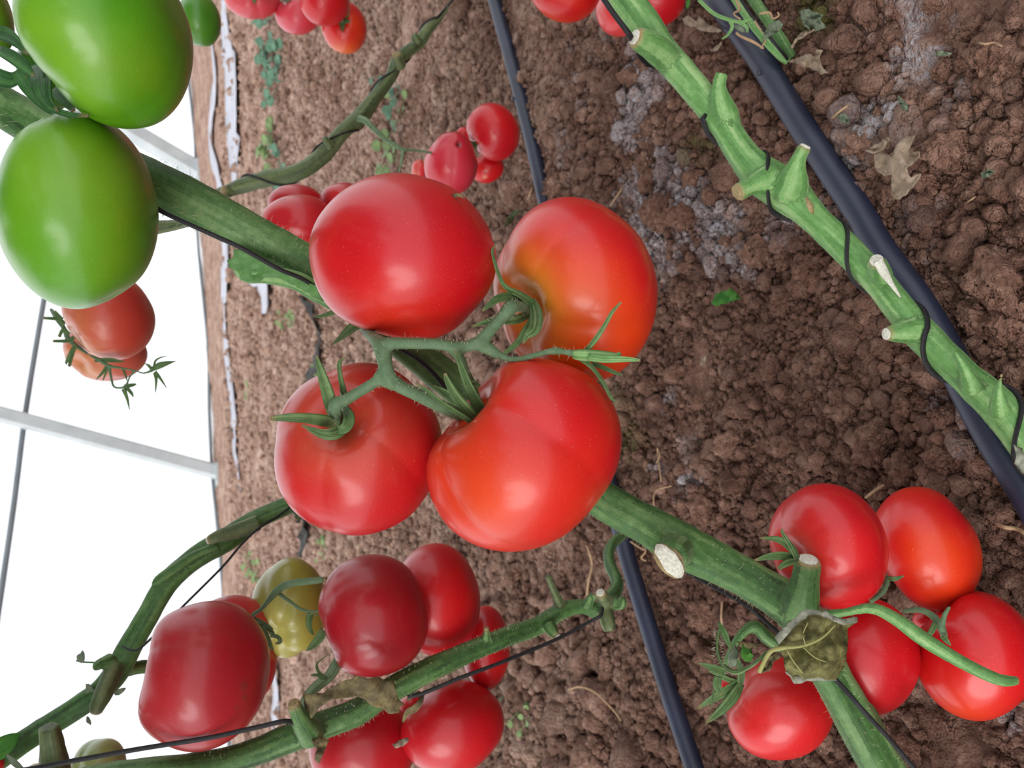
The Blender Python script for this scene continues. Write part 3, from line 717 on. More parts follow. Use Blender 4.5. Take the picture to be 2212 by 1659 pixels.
# bright vine at the upper right
S2 = [(1240, -150, .53, 37), (1300, -70, .525, 36), (1349, 0, .52, 36), (1392, 60, .515, 37), (1430, 112, .51, 32), (1497, 190, .505, 31), (1562, 271, .50, 30), (1598, 328, .495, 31), (1640, 378, .49, 40), (1695, 414, .485, 44), (1730, 446, .48, 35), (1764, 479, .475, 30),
      (1831, 543, .465, 31), (1894, 607, .455, 30), (1946, 672, .445, 31), (2002, 736, .44, 35), (2070, 800, .43, 32), (2125, 850, .425, 37), (2165, 890, .42, 38), (2205, 950, .415, 33), (2260, 1030, .41, 32), (2380, 1200, .41, 32), (2520, 1400, .43, 32)]
v2, w2 = vine('tomato_vine', S2, STEMR, 'bright green vine with many cut stubs beside the thick drip tube', 24, .07, .04, 4)
stub(v2, [(1450, 140, .508, 28), (1425, 112, .50, 30), (1395, 92, .492, 27), (1371, 80, .487, 22)], STEMR, CUT, .75)
stub(v2, [(1575, 275, .50, 28), (1562, 235, .495, 27), (1554, 205, .49, 21), (1553, 182, .487, 15), (1559, 158, .485, 15)], STEMR, None)
stub(v2, [(1700, 425, .48, 36), (1712, 390, .472, 34), (1718, 365, .468, 24), (1726, 340, .463, 16), (1739, 316, .46, 15)], STEMR, CUT, .8)
stub(v2, [(1665, 390, .485, 36), (1640, 396, .48, 29), (1618, 403, .477, 20), (1592, 416, .475, 21)], STEMR, CUTB, .8)
stub(v2, [(1905, 600, .445, 24), (1896, 575, .435, 22), (1893, 562, .43, 15)], STEMR, CUT, .95)
stub(v2, [(1985, 715, .44, 32), (1955, 716, .437, 26), (1932, 719, .435, 20), (1914, 721, .434, 15)], STEMR, CUT, .9)
stub(v2, [(2100, 840, .42, 26), (2090, 810, .415, 16), (2072, 775, .412, 8), (2062, 757, .41, 4)], STEMR, None)
stub(v2, [(2160, 890, .405, 24), (2156, 860, .398, 16), (2158, 835, .395, 9), (2163, 812, .394, 3)], STEMR, CUTB, .9)
fuse(v2)
sc = at('dried_sheath', px([(1896, 562, .428, 11), (1908, 585, .43, 11), (1925, 612, .436, 6), (1945, 642, .44, 2)]), CUT, v2, seg=10, sub=6, flat=.5)
sc = at('bark_scar', px([(1741, 425, .458, 3), (1746, 436, .453, 6), (1752, 450, .452, 7), (1757, 462, .455, 2)]), CUTB, v2, seg=10, sub=6, flat=.4, lump=.2)
hairs('stem_hairs', w2[2:], v2, 1300, .0016, .00005, seed=5)
helix('support_twine', w2[:21], 4.27, .57, .0018, 'black twine wound in a spiral round the bright green vine', s0=.36, s1=.995, hand=1, flat=.45, anchor_in=[P(1250, -90, .50), P(1300, -8, .492), P(1332, 38, .486), P(1358, 72, .482), P(1374, 100, .50), P(1400, 140, .53), P(1480, 150, .54), P(1540, 190, .53), P(1590, 262, .51)])

# upper middle vine
S3 = [(440, 428, .80, 12), (481, 417, .795, 13), (520, 402, .79, 16), (576, 386, .78, 18), (644, 371, .77, 18), (698, 334, .77, 18), (739, 285, .77, 16), (780, 250, .78, 18), (807, 214, .78, 15), (845, 163, .79, 13), (861, 127, .79, 14), (902, 95, .80, 13), (923, 65, .80, 12), (948, 41, .81, 7), (972, 12, .82, 3)]
v3, w3_ = vine('tomato_vine', S3, STEMD, 'thin dull green vine winding down behind the top central tomato', 16, .06, .05, 7)
stub(v3, [(866, 145, .785, 13), (858, 125, .775, 13), (855, 116, .772, 12)], STEMD, CUTB, .7)
stub(v3, [(715, 320, .76, 12), (706, 306, .755, 9), (700, 296, .752, 7)], STEMD, None)
stub(v3, [(905, 92, .79, 11), (896, 80, .785, 9), (892, 74, .783, 7)], STEMD, None)
stub(v3, [(495, 414, .79, 13), (486, 413, .785, 13), (480, 411, .783, 12)], STEMD, CUTB, .8)
at('fruit_truss', px([(776, 255, .77, 8), (792, 262, .765, 8), (807, 278, .765, 7), (834, 302, .77, 6), (852, 313, .775, 6), (872, 323, .78, 5), (900, 325, .79, 4), (932, 330, .80, 4), (960, 330, .81, 3)]), TRUSS, v3, seg=10, sub=6, lump=.08)
at('dried_flower_stalk', px([(870, 323, .78, 4), (868, 345, .785, 3), (862, 372, .79, 2)]), TRUSS, v3, seg=8, sub=4)
fuse(v3, .0014, 8)
helix('support_twine', w3_, 3.6, 2.0, .0012, 'dark twine wound round the thin dull green vine', s0=.04, s1=.93, hand=1, anchor_out=[P(985, -10, .83), P(1010, -60, .83)])
at('stem', px([(330, 492, .50, 16), (372, 487, .50, 12), (410, 480, .49, 8), (450, 465, .47, 5)]), STEMD, v1, seg=12, sub=5)

# left vine against the white wall
S4 = [(640, 1085, .60, 19), (610, 1098, .60, 20), (542, 1130, .59, 22), (488, 1168, .58, 26), (423, 1206, .57, 24), (361, 1262, .56, 24), (315, 1340, .55, 24), (280, 1400, .545, 26), (253, 1452, .54, 27), (215, 1495, .535, 25), (148, 1541, .53, 25), (84, 1581, .52, 25), (32, 1615, .51, 26), (-40, 1665, .50, 27), (-120, 1720, .49, 27), (-420, 1900, .48, 27)]
v4, w4 = vine('tomato_vine', S4, STEM, 'bent green vine in front of the white wall at the lower left', 20, .06, .04, 9)
stub(v4, [(560, 1128, .575, 18), (515, 1145, .57, 17), (478, 1156, .565, 15), (448, 1168, .562, 10)], STEMD, CUT, .8)
stub(v4, [(470, 1180, .57, 9), (420, 1200, .563, 10), (372, 1232, .556, 12), (342, 1252, .553, 10), (326, 1262, .553, 2)], STEM, None)
stub(v4, [(250, 1440, .535, 18), (228, 1490, .52, 20), (213, 1520, .515, 17), (206, 1538, .515, 14)], STEMD, CUT, .8)
stub(v4, [(240, 1425, .535, 16), (225, 1430, .53, 12), (212, 1436, .527, 11), (207, 1446, .527, 9)], STEM, None)
stub(v4, [(640, 1090, .60, 15), (648, 1110, .60, 12), (640, 1122, .60, 7)], STEMD, None)
stub(v4, [(125, 1740, .49, 30), (118, 1659, .48, 31), (112, 1610, .475, 25), (105, 1570, .473, 21)], STEMD, None, ridge=.08)
fuse(v4, .0010, 10)
at('petiole', px([(225, 1432, .53, 3), (200, 1431, .53, 2), (180, 1430, .53, 2), (165, 1427, .53, 2)]), STEM, v4, seg=8, sub=4)
def leafblade(parent, x, y, dx, dy, d, hw, mat=FRESH, name='leaf'):
    pts = [(x, y, d), (x + dx * .35, y + dy * .35, d - .002), (x + dx * .7, y + dy * .7, d - .003), (x + dx, y + dy, d)]
    return sepal(parent, pts, [hw * .3, hw, hw * .75, .3], .25, mat, name, .0005)
leafblade(v4, 174, 1431, 4, -26, .53, 9, GREYLEAF); leafblade(v4, 200, 1500, -14, -22, .53, 11, GREYLEAF); leafblade(v4, 248, 1500, 24, -14, .53, 6, GREYLEAF)
leafblade(v4, 188, 1548, 8, 18, .52, 5, GREYLEAF); leafblade(v4, -30, 1640, 75, -58, .50, 22, FRESH); leafblade(v4, 14, 1630, 44, 40, .47, 7, GREYLEAF)
stub(v4, [(262, 1450, .545, 14), (300, 1441, .56, 14), (330, 1440, .575, 15)], STEM, None, name='fruit_truss')
twine([(640, 1085, .59), (600, 1115, .575), (560, 1140, .56), (520, 1178, .555), (480, 1225, .55), (400, 1305, .535), (315, 1390, .52), (290, 1405, .52), (262, 1395, .53)], .0008, 'thin dark twine stretched beside the bent vine at the lower left')

# bottom vine
S5 = [(-420, 1830, .47, 28), (-140, 1755, .46, 29), (130, 1700, .46, 30), (274, 1673, .46, 30), (400, 1660, .465, 30), (466, 1650, .47, 30), (550, 1627, .475, 30), (636, 1592, .48, 32), (703, 1566, .485, 31), (771, 1540, .49, 30), (825, 1504, .495, 28), (907, 1458, .505, 27), (1015, 1408, .52, 23), (1100, 1374, .535, 21), (1163, 1351, .55, 20), (1217, 1318, .56, 18), (1258, 1310, .565, 16), (1296, 1318, .57, 19), (1318, 1296, .575, 19),
      (1334, 1262, .59, 14), (1316, 1214, .61, 13), (1322, 1178, .63, 12), (1350, 1150, .66, 10)]
v5, w5 = vine('tomato_vine', S5, STEM, 'green vine along the lower edge carrying a withered brown leaf', 22, .06, .04, 12)
stub(v5, [(672, 1585, .475, 32), (655, 1562, .46, 24), (642, 1538, .452, 17), (634, 1520, .449, 16)], STEM, CUTB, .8)
stub(v5, [(1212, 1312, .56, 16), (1203, 1290, .555, 10), (1190, 1260, .552, 8), (1183, 1243, .55, 8)], STEMD, None)
stub(v5, [(1268, 1310, .56, 12), (1276, 1290, .555, 9), (1274, 1284, .554, 6)], STEM, None)
stub(v5, [(1305, 1318, .565, 18), (1313, 1345, .56, 16), (1316, 1364, .558, 12)], STEMD, None)
stub(v5, [(1310, 1300, .565, 15), (1302, 1288, .555, 14), (1297, 1280, .552, 12)], STEMD, CUT, .8)
stub(v5, [(1325, 1300, .568, 15), (1342, 1305, .562, 12), (1346, 1290, .56, 7)], STEM, None)
stub(v5, [(1185, 1350, .545, 16), (1195, 1366, .54, 13), (1204, 1376, .538, 9)], STEM, CUT, .9)
stub(v5, [(1050, 1385, .525, 14), (1052, 1368, .52, 9), (1051, 1358, .519, 7)], STEM, CUTB, .9)
fuse(v5, .0010, 10)
at('fruit_truss', px([(650, 1540, .48, 12), (668, 1500, .485, 11), (690, 1478, .49, 11), (712, 1460, .495, 12), (726, 1436, .50, 11), (740, 1410, .51, 9)]), TRUSS, v5, seg=12, sub=6, lump=.05)
for q in ([(705, 1465, .49), (688, 1450, .488), (686, 1432, .488), (712, 1412, .49)], [(700, 1470, .49), (686, 1458, .488), (672, 1458, .488)]):
    sepal(v5, q, [3, 3, 2, .3][:len(q)], .3, SEPAL, 'bract')
hairs('stem_hairs', w5[4:16], v5, 1300, .0022, .00006, seed=6)
twine([(-20, 1672, .43), (60, 1662, .43), (150, 1645, .43), (300, 1618, .435), (450, 1594, .44), (560, 1570, .445), (622, 1558, .45), (660, 1575, .46)], .0014, 'dark twine reaching the lower vine from the left edge across the large red tomato')
twine([(880, 1505, .50), (915, 1497, .50), (1000, 1462, .505), (1080, 1432, .515), (1200, 1382, .535), (1270, 1345, .545), (1297, 1330, .546), (1302, 1312, .55)], .0013, 'dark twine tied to the broken tip of the lower vine')

# two stems by the top edge
for pts, lab in (([(1560, -60, .60, 10), (1590, 0, .59, 9), (1640, 70, .58, 9), (1680, 115, .575, 9), (1702, 134, .575, 8)], 'left one of two slim stems at the top edge beside the thick drip tube'),
                 ([(1600, -50, .61, 13), (1628, 0, .60, 12), (1664, 52, .59, 12), (1692, 95, .58, 12), (1712, 124, .58, 9)], 'right one of two slim stems at the top edge among dried leaves')):
    vv, ww = vine('tomato_vine', pts, STEMR if 'left' in lab else STEM, lab, 14, .05, .05, 3)
    hairs('stem_hairs', ww, vv, 60, .0014, .00004, seed=8)
twine([(1570, -50, .57), (1601, 0, .57), (1625, 36, .565), (1652, 68, .56), (1680, 102, .56), (1702, 128, .57)], .0012, 'black twine between the two slim stems at the top edge')
from mathutils.geometry import delaunay_2d_cdt
def leafpoly(name, poly, to3, mat, parent=None, step=6, amp=.002, seed=0, thick=.0004, fold=None):
    """poly in picture pixels -> crumpled blade. to3(x,y) -> world point; amp crumple"""
    pl = np.array(poly, float); out = []
    for i in range(len(pl)):
        a, b = pl[i], pl[(i + 1) % len(pl)]; n = max(1, int(np.linalg.norm(b - a) / step))
        nrm = np.array([-(b - a)[1], (b - a)[0]]); nrm /= np.linalg.norm(nrm) + 1e-9
        for k in range(n):
            out.append(a + (b - a) * k / n + nrm * (step * .45 * float(vnoise(np.array([i * 3.1 + k * .8, seed, .5])))))
    out = np.array(out); no = len(out)
    x0, y0 = out.min(0); x1, y1 = out.max(0); ins = []
    for x in np.arange(x0 + step / 2, x1, step):
        for y in np.arange(y0 + step / 2, y1, step):
            c = False; j = no - 1
            for i in range(no):
                if ((out[i][1] > y) != (out[j][1] > y)) and (x < (out[j][0] - out[i][0]) * (y - out[i][1]) / (out[j][1] - out[i][1]) + out[i][0]): c = not c
                j = i
            if c and min(((out - [x, y]) ** 2).sum(1)) > (step * .5) ** 2: ins.append((x + rng.randn() * .5, y + rng.randn() * .5))
    pts = [Vector(p) for p in out] + [Vector(p) for p in ins]
    r = delaunay_2d_cdt(pts, [(i, (i + 1) % no) for i in range(no)], [], 2, 1e-4) if False else delaunay_2d_cdt(pts, [], [list(range(no))], 1, 1e-4)
    vs2, fc = r[0], r[2]; V = []
    sz = max(x1 - x0, y1 - y0)
    for q in vs2:
        p = to3(q[0], q[1]); tow = CAM - p; tow /= np.linalg.norm(tow)
        s = np.array([q[0], q[1], 0]) / sz
        V.append(p + tow * amp * (float(vnoise(s * 5 + seed)) + .5 * float(vnoise(s * 11 + seed)) + .25 * float(vnoise(s * 25 + seed))))
    ob = add_geo(name, V, [tuple(f) for f in fc], mat, parent)
    m = ob.modifiers.new('thick', 'SOLIDIFY'); m.thickness = thick; return ob
# ================================================================== central truss
TR = empty('fruit_truss', P(825, 745, .345), 'pale green branching stalk joining the four central tomatoes', 'fruit stalk')
def union_tubes(name, chains, parent, mat, voxel=.0006, seg=12):
    V = []; Fc = []
    for ch in chains:
        v, f, st = tube(px(ch), seg=seg, sub=6, lump=.03, ridge=.04)
        o = len(V); V += [tuple(q) for q in v]; Fc += [tuple(i + o for i in q) for q in f]
    ob = add_geo(name, np.array(V), Fc, mat, parent)
    m = ob.modifiers.new('join', 'REMESH'); m.mode = 'VOXEL'; m.voxel_size = voxel; m.use_smooth_shade = True
    s_ = ob.modifiers.new('soft', 'SMOOTH'); s_.factor = .5; s_.iterations = 9
    return ob
main_chains = [
    [(790, 715, .375, 10), (812, 735, .352, 14), (826, 752, .345, 20), (832, 785, .342, 16), (838, 812, .341, 18), (850, 830, .342, 17)],
    [(815, 745, .346, 15), (850, 742, .343, 14), (900, 742, .342, 13), (950, 744, .343, 13), (985, 750, .344, 14), (1010, 748, .345, 13), (1035, 741, .345, 16), (1050, 745, .346, 15)],
    [(1035, 741, .345, 15), (1058, 715, .346, 14), (1078, 692, .347, 13), (1096, 673, .348, 16), (1104, 664, .349, 17), (1112, 662, .351, 14), (1130, 662, .358, 12), (1148, 668, .368, 12)],
    [(1040, 745, .346, 17), (1060, 756, .346, 14), (1075, 766, .345, 10), (1095, 774, .343, 7), (1118, 776, .341, 7), (1150, 769, .338, 7), (1180, 761, .336, 7), (1200, 758, .336, 9), (1218, 760, .336, 7), (1240, 764, .336, 9), (1262, 766, .336, 12)],
    [(975, 752, .345, 13), (990, 768, .346, 12), (1003, 795, .348, 10), (1010, 820, .35, 10), (1010, 838, .352, 12), (1022, 850, .356, 10), (1030, 870, .36, 10), (1040, 900, .366, 10)],
    [(850, 828, .342, 17), (820, 822, .341, 12), (800, 832, .342, 12), (770, 850, .343, 12), (745, 865, .343, 13), (728, 872, .343, 16), (724, 888, .346, 15), (728, 905, .352, 13), (738, 915, .362, 12)],
    [(845, 822, .342, 17), (870, 838, .343, 15), (900, 852, .345, 15), (940, 872, .35, 15), (975, 888, .356, 14), (1010, 905, .365, 12)],
    [(838, 795, .342, 13), (817, 812, .341, 10), (818, 830, .341, 12)],
]
union_tubes('stalk', main_chains, TR, TRUSS)
for ch in main_chains[:7]:
    hairs('stalk_hairs', px(ch), TR, 110, .0018, .00004, seed=len(ch))
# empty flower on the truss
sepal(TR, [(1262, 762, .335), (1285, 735, .333), (1305, 705, .332), (1322, 675, .331), (1342, 652, .33)], [5, 6, 5, 4, 2], .4, SEPAL)
b = at('unset_fruit', px([(1240, 766, .335, 10), (1260, 767, .333, 13), (1300, 769, .332, 12), (1330, 770, .332, 9), (1340, 762, .332, 4)]), STEMR, TR, seg=14, sub=5)
sepal(TR, [(1270, 772, .33), (1310, 776, .329), (1350, 776, .328), (1383, 778, .328)], [8, 8, 6, 3], .4, STEMR)
sepal(TR, [(1255, 775, .337), (1280, 795, .338), (1305, 830, .335), (1320, 860, .333), (1335, 868, .333)], [6, 5, 4, 3, 1], .4, SEPAL)
sepal(TR, [(1280, 785, .34), (1305, 795, .345), (1330, 806, .345), (1345, 810, .345)], [5, 5, 4, 1], .4, SEPAL)
sepal(TR, [(1290, 778, .331), (1305, 780, .331), (1320, 776, .331)], [3, 4, 1], .4, CRISP)
tb = leafpoly('torn_leaf_base', [(560, 556), (530, 543), (502, 540), (503, 556), (490, 562), (498, 580), (515, 588), (522, 602), (548, 610), (572, 600), (600, 598), (660, 628), (700, 650), (690, 620), (620, 585)], lambda x, y: P(x, y, .412), STEMR, v1, 8, .003, 31, .001)
# loose bracts near the main vine
sepal(v1, [(728, 672, .40), (712, 678, .40), (690, 684, .40), (678, 682, .40)], [5, 5, 3, 1], .3, SEPAL, 'bract')
sepal(v1, [(775, 700, .40), (758, 710, .40), (738, 728, .40), (715, 746, .40)], [10, 10, 6, 1], .3, SEPAL, 'bract')

GC = 'large tomatoes of the central cluster'
T1 = tomato(870, 554, 203, 181, .372, 'large crimson tomato at the top of the central cluster, against the thick vine', GC, (.62, -.05, -.78), .9, 6, .02, .25, .4,
            bumps=((.75, -.55, .3, -.035, .35), (-.2, .95, .2, -.03, .4), (-.6, .7, .3, .02, .3), (.4, .8, .2, .03, .4)), col=RED, col2=RED2, tints=((-.1, .7, .6, .5, ORED, .5),), res=(112, 76), parts=True)
sepal(T1['root'], [(955, 412, .362), (972, 425, .352), (990, 422, .348), (1003, 428, .348)], [3, 5, 4, 1], .4, BROWNLEAF, 'dry_scar')
T2 = tomato(1243, 625, 178, 200, .398, 'large orange-red tomato with yellow shoulder, right side of the central cluster', GC, (-.66, .22, .62), .84, 5, .04, .40, .30, cusp=(-.3, .9, .3),
            bumps=((-.35, .85, .5, .03, .4), (.9, .1, .1, .02, .5)), col=ORED, col2=RED, shoulder=srgb(190, 150, 44), shw=.62, res=(120, 84), tints=((.1, .1, .9, .5, ORANGE, .25),), parts=True)
T3 = tomato(774, 970, 182, 187, .388, 'red tomato with green star calyx at the bottom left of the central cluster', GC, (-.22, -.40, .80), .86, 5, .038, .34, .30, cusp=(-.25, .9, .1),
            bumps=((-.5, .3, .8, -.03, .25), (-.85, -.3, .3, .02, .4)), col=RED, col2=RED2, shoulder=srgb(200, 78, 52), shw=.8, res=(120, 84), parts=True)
T4 = tomato(1132, 982, 211, 210, .356, 'largest orange-red ribbed tomato at the bottom of the central cluster, nearest the lens', GC, (-.72, -.58, .22), .86, 5, .06, .42, .34, cusp=(-.55, .55, .55),
            bumps=((-.60, -.60, .50, -.10, .26), (-.95, -.1, .3, .05, .35), (-.2, -.93, .3, .05, .35), (.7, .6, .2, -.03, .4)), col=ORED, col2=RED, shoulder=srgb(206, 74, 34), shw=.7, res=(128, 90), tints=((-.3, .5, .8, .5, ORANGE, .35),), parts=True)
def calyx_root(t, p, name='calyx'):
    c = bpy.data.objects.new(name, None); C.objects.link(c); c.parent = t['root']; c.location = tuple(P(*p) - t['cen']); c.empty_display_size = .01; return c
c2 = calyx_root(T2, (1150, 670, .37))
at('hub', px([(1128, 662, .362, 10), (1142, 667, .366, 16), (1156, 674, .372, 14)]), SEPAL, c2, seg=12, sub=4)
for q, w_ in (([(1140, 668, .365), (1148, 655, .36), (1120, 635, .352), (1092, 620, .35), (1076, 590, .352), (1064, 545, .356), (1070, 530, .358)], [8, 9, 7, 5, 4, 3, 1]),
              ([(1138, 662, .366), (1110, 642, .352), (1078, 645, .346), (1058, 658, .344), (1042, 672, .344)], [6, 9, 9, 6, 2]),
              ([(1142, 680, .366), (1115, 690, .356), (1080, 692, .352), (1050, 696, .35), (1018, 706, .348)], [8, 10, 9, 6, 2]),
              ([(1150, 650, .362), (1158, 680, .352), (1154, 710, .345), (1138, 725, .343), (1130, 742, .343)], [7, 14, 14, 8, 2]),
              ([(1150, 690, .358), (1138, 712, .352), (1118, 740, .348), (1095, 760, .345), (1078, 775, .343)], [7, 9, 7, 5, 2])):
    sepal(c2, q, w_, .35)
c3 = calyx_root(T3, (735, 905, .355))
at('hub', px([(725, 893, .352, 14), (735, 908, .357, 18), (744, 922, .365, 14)]), SEPAL, c3, seg=12, sub=4)
for q, w_ in (([(722, 905, .354), (712, 860, .345), (700, 820, .339), (690, 790, .336), (684, 768, .335)], [10, 14, 11, 7, 2]),
              ([(745, 880, .354), (743, 850, .35), (736, 815, .346), (733, 785, .344), (745, 772, .343)], [6, 7, 5, 4, 1]),
              ([(728, 915, .352), (700, 908, .342), (660, 903, .336), (620, 902, .333), (585, 904, .333)], [11, 13, 11, 9, 4]),
              ([(748, 905, .353), (738, 928, .343), (718, 938, .339), (690, 935, .338), (652, 918, .338)], [8, 12, 13, 9, 2]),
              ([(745, 880, .352), (755, 900, .344), (750, 920, .341), (735, 928, .341), (722, 915, .342)], [8, 12, 12, 9, 3])):
    sepal(c3, q, w_, .35)
c4 = calyx_root(T4, (1030, 895, .365))
for q, w_ in (([(1050, 905, .356), (1032, 875, .348), (1012, 835, .342), (995, 790, .339), (982, 755, .338)], [11, 13, 10, 6, 1]),
              ([(1035, 912, .352), (1010, 885, .342), (985, 855, .337), (968, 825, .335), (961, 806, .334)], [9, 12, 10, 7, 3]),
              ([(1018, 912, .342), (990, 893, .337), (955, 870, .333), (925, 845, .331), (898, 828, .33)], [5, 5, 5, 4, 2]),
              ([(1050, 900, .362), (1035, 870, .358), (1018, 820, .352), (1000, 780, .348), (996, 748, .347)], [8, 7, 6, 4, 1]),
              ([(1058, 895, .366), (1068, 870, .366), (1075, 840, .366), (1095, 812, .366)], [8, 8, 6, 1]),
              ([(1000, 885, .356), (970, 850, .354), (935, 832, .352)], [5, 5, 1])):
    sepal(c4, q, w_, .35)
for c in (c2, c3, c4):
    pass

# ================================================================== green tomatoes, upper left
DARKSEP = stem_material('dark_sepal_green', srgb(26, 58, 26), srgb(40, 84, 36), srgb(74, 118, 62), .6, .5)
GG = 'green tomatoes at the upper left'
T5 = tomato(222, 66, 196, 213, .335, 'large unripe green tomato at the top left corner, beside the small green one', GG, (-.80, .25, -.35), .92, 6, .03, .2, .4,
            bumps=((-.75, .55, .2, -.10, .5), (.45, .75, .2, .03, .5), (-.2, .35, .9, -.015, .3)), col=GRN, col2=GRN2, res=(120, 84), tints=((.95, 0, 0, .4, srgb(104, 110, 34), .35),), parts=True)
T6 = tomato(164, 453, 179, 215, .368, 'large unripe green tomato at the left edge, below the other big green one', GG, (-.35, -.90, -.2), .92, 5, .02, .2, .4,
            bumps=((.7, .6, .2, .02, .4),), col=GRN, col2=GRN2, res=(120, 84), tints=((.8, -.5, .1, .5, srgb(110, 120, 40), .35),), parts=True)
T7 = tomato(430, 44, 48, 57, .80, 'small green tomato beside the big green one at the top edge', GG, (.1, -.95, -.1), .95, 4, .02, .1, .4, col=srgb(58, 128, 22), col2=srgb(84, 140, 40))
tomato(-30, 30, 62, 88, .42, 'partly seen green tomato at the extreme top left corner', GG, (-.8, .3, -.3), .92, 5, .02, .2, .4, col=GRN, col2=GRN2, res=(60, 40))
tomato(95, 160, 62, 82, .47, 'dark green tomato tucked behind the sepals between the two big green ones', GG, (-.8, .3, -.3), .92, 5, .02, .2, .4, col=srgb(52, 110, 26), col2=srgb(62, 120, 30), res=(60, 40))
c5 = calyx_root(T5, (60, 190, .36))
for q, w_ in (([(0, 110, .34), (30, 125, .335), (55, 145, .332), (75, 165, .332)], [10, 14, 12, 2]),
              ([(-30, 70, .345), (10, 75, .34), (35, 90, .335), (60, 118, .333)], [10, 16, 12, 2]),
              ([(80, 140, .35), (85, 170, .338), (90, 205, .333), (110, 232, .331), (150, 248, .330), (192, 250, .329)], [12, 16, 12, 8, 6, 3]),
              ([(108, 150, .342), (105, 180, .333), (108, 215, .330), (125, 240, .329)], [8, 9, 7, 3]),
              ([(120, 190, .352), (140, 215, .345), (160, 240, .340)], [14, 14, 5])):
    sepal(c5, q, w_, .35, DARKSEP)
c6 = calyx_root(T6, (100, 250, .37))
sepal(c6, [(40, 150, .37), (70, 190, .37), (110, 235, .365), (150, 255, .362)], [16, 20, 12, 2], .3, DARKSEP)
sepal(c6, [(-30, 150, .375), (20, 175, .375), (60, 160, .37)], [14, 18, 6], .3, DARKSEP)

# ================================================================== the others
GP = 'pinkish tomatoes hanging before the white wall'
t = tomato(234, 682, 102, 96, .62, 'pinkish red tomato before the white wall, just under the left green tomato', GP, (-.85, .5, .2), .92, 5, .02, .15, .4, bumps=((.8, -.3, .4, -.04, .3),), col=srgb(196, 62, 50), col2=SALM, shoulder=srgb(212, 136, 84), shw=.9, tints=((.9, -.3, .3, .18, srgb(110, 70, 60), .5),))
t = tomato(227, 762, 92, 62, .67, 'paler pinkish tomato with open calyx, lowest one before the white wall', GP, (-.75, .45, .45), .9, 5, .04, .25, .4, col=srgb(214, 92, 78), col2=SALM, shoulder=srgb(222, 150, 90), shw=.9, parts=True)
cc = calyx_root(t, (150, 745, .63))
for q in ([(135, 690, .62), (125, 680, .62), (118, 672, .62)], [(140, 700, .62), (128, 690, .62), (95, 687, .62)], [(160, 728, .60), (150, 736, .60), (115, 737, .60)],
          [(165, 745, .60), (155, 760, .60), (145, 780, .60), (143, 788, .60)], [(150, 722, .62), (138, 712, .62), (128, 728, .62)], [(163, 748, .60), (156, 768, .60), (150, 792, .60)]):
    sepal(cc, q, [4, 4, 3, .5][:len(q)], .4, SEPAL)
FT = empty('fruit_truss', P(230, 790, .6), 'thin branching flower stalk with dry sepals before the white wall', 'fruit stalk')
union_tubes('stalk', [[(190, 765, .60, 2), (215, 778, .60, 5), (235, 790, .60, 4), (262, 795, .60, 3), (290, 800, .60, 2.5), (310, 806, .60, 2.5), (330, 800, .60, 4)],
                      [(235, 790, .60, 4), (240, 815, .60, 3), (246, 835, .60, 3), (262, 838, .60, 3), (272, 835, .60, 5)], [(272, 835, .60, 3), (280, 815, .60, 2.5), (290, 803, .60, 2.5)],
                      [(110, 668, .64, 4), (125, 690, .63, 6), (140, 712, .63, 5), (150, 735, .62, 6), (190, 765, .61, 3)]], FT, TRUSS, .0006, 8)
for q, w_ in (([(325, 800, .6), (345, 790, .6), (360, 785, .6), (380, 780, .6)], [4, 7, 5, .5]), ([(330, 800, .6), (322, 790, .6), (313, 785, .6)], [3, 3, .5]), ([(332, 798, .6), (336, 780, .6), (348, 772, .6), (362, 769, .6)], [2, 2, 1.5, .5]),
              ([(335, 803, .6), (345, 815, .6), (360, 838, .6)], [4, 3, .5]), ([(335, 805, .6), (338, 820, .6), (336, 848, .6)], [4, 3, .5]), ([(270, 835, .6), (285, 832, .6), (294, 830, .6)], [5, 4, 2]),
              ([(268, 840, .6), (275, 860, .6), (280, 885, .6)], [5, 3, .5]), ([(275, 838, .6), (285, 850, .6), (288, 858, .6)], [4, 3, .5]), ([(265, 795, .6), (272, 812, .6), (274, 822, .6)], [2, 2, .5]),
              ([(232, 788, .6), (222, 805, .6), (208, 820, .6)], [2, 3, .5]), ([(234, 790, .6), (228, 808, .6), (222, 822, .6)], [2, 2, .5]), ([(205, 778, .6), (240, 778, .6), (272, 782, .6)], [4, 5, .5])):
    sepal(FT, q, w_, .4, SEPAL)

GT = 'blurred red tomatoes at the top edge'
CD = dict(n=5, size=.62, curl=.4, width=.09)
tomato(545, 0, 60, 42, 1.1, 'pinkish red tomato with dark star calyx, leftmost of the four at the top edge', GT, (.05, -.45, .85), .85, 6, .05, .2, .3, col=srgb(206, 40, 50), col2=srgb(220, 80, 90), parts=True, calyx=dict(n=5, size=.8, curl=.3, width=.1, rad=.003))
tomato(644, 28, 50, 48, 1.12, 'pink-red tomato at the top edge with its stalk on the left side', GT, (-.5, -.7, .4), .88, 5, .03, .2, .4, col=srgb(206, 44, 58), col2=srgb(214, 70, 84), calyx=dict(n=5, size=.5, curl=.5, width=.08, rad=.003))
tomato(702, 6, 54, 52, 1.05, 'red tomato without visible calyx, in front of its neighbours at the top edge', GT, (-.2, -.8, -.5), .9, 5, .02, .2, .4, col=srgb(202, 26, 44), col2=RED)
tomato(744, 60, 49, 57, 1.10, 'orange-tinged red tomato with calyx, lowest of the four at the top edge', GT, (-.1, -.3, .9), .88, 5, .02, .15, .3, col=ORED, col2=RED, tints=((-.2, .9, .3, .6, srgb(232, 120, 50), .8),), calyx=dict(n=5, size=.5, curl=.9, width=.1, rad=.003))
GM = 'small red tomatoes over the middle of the drip tube'
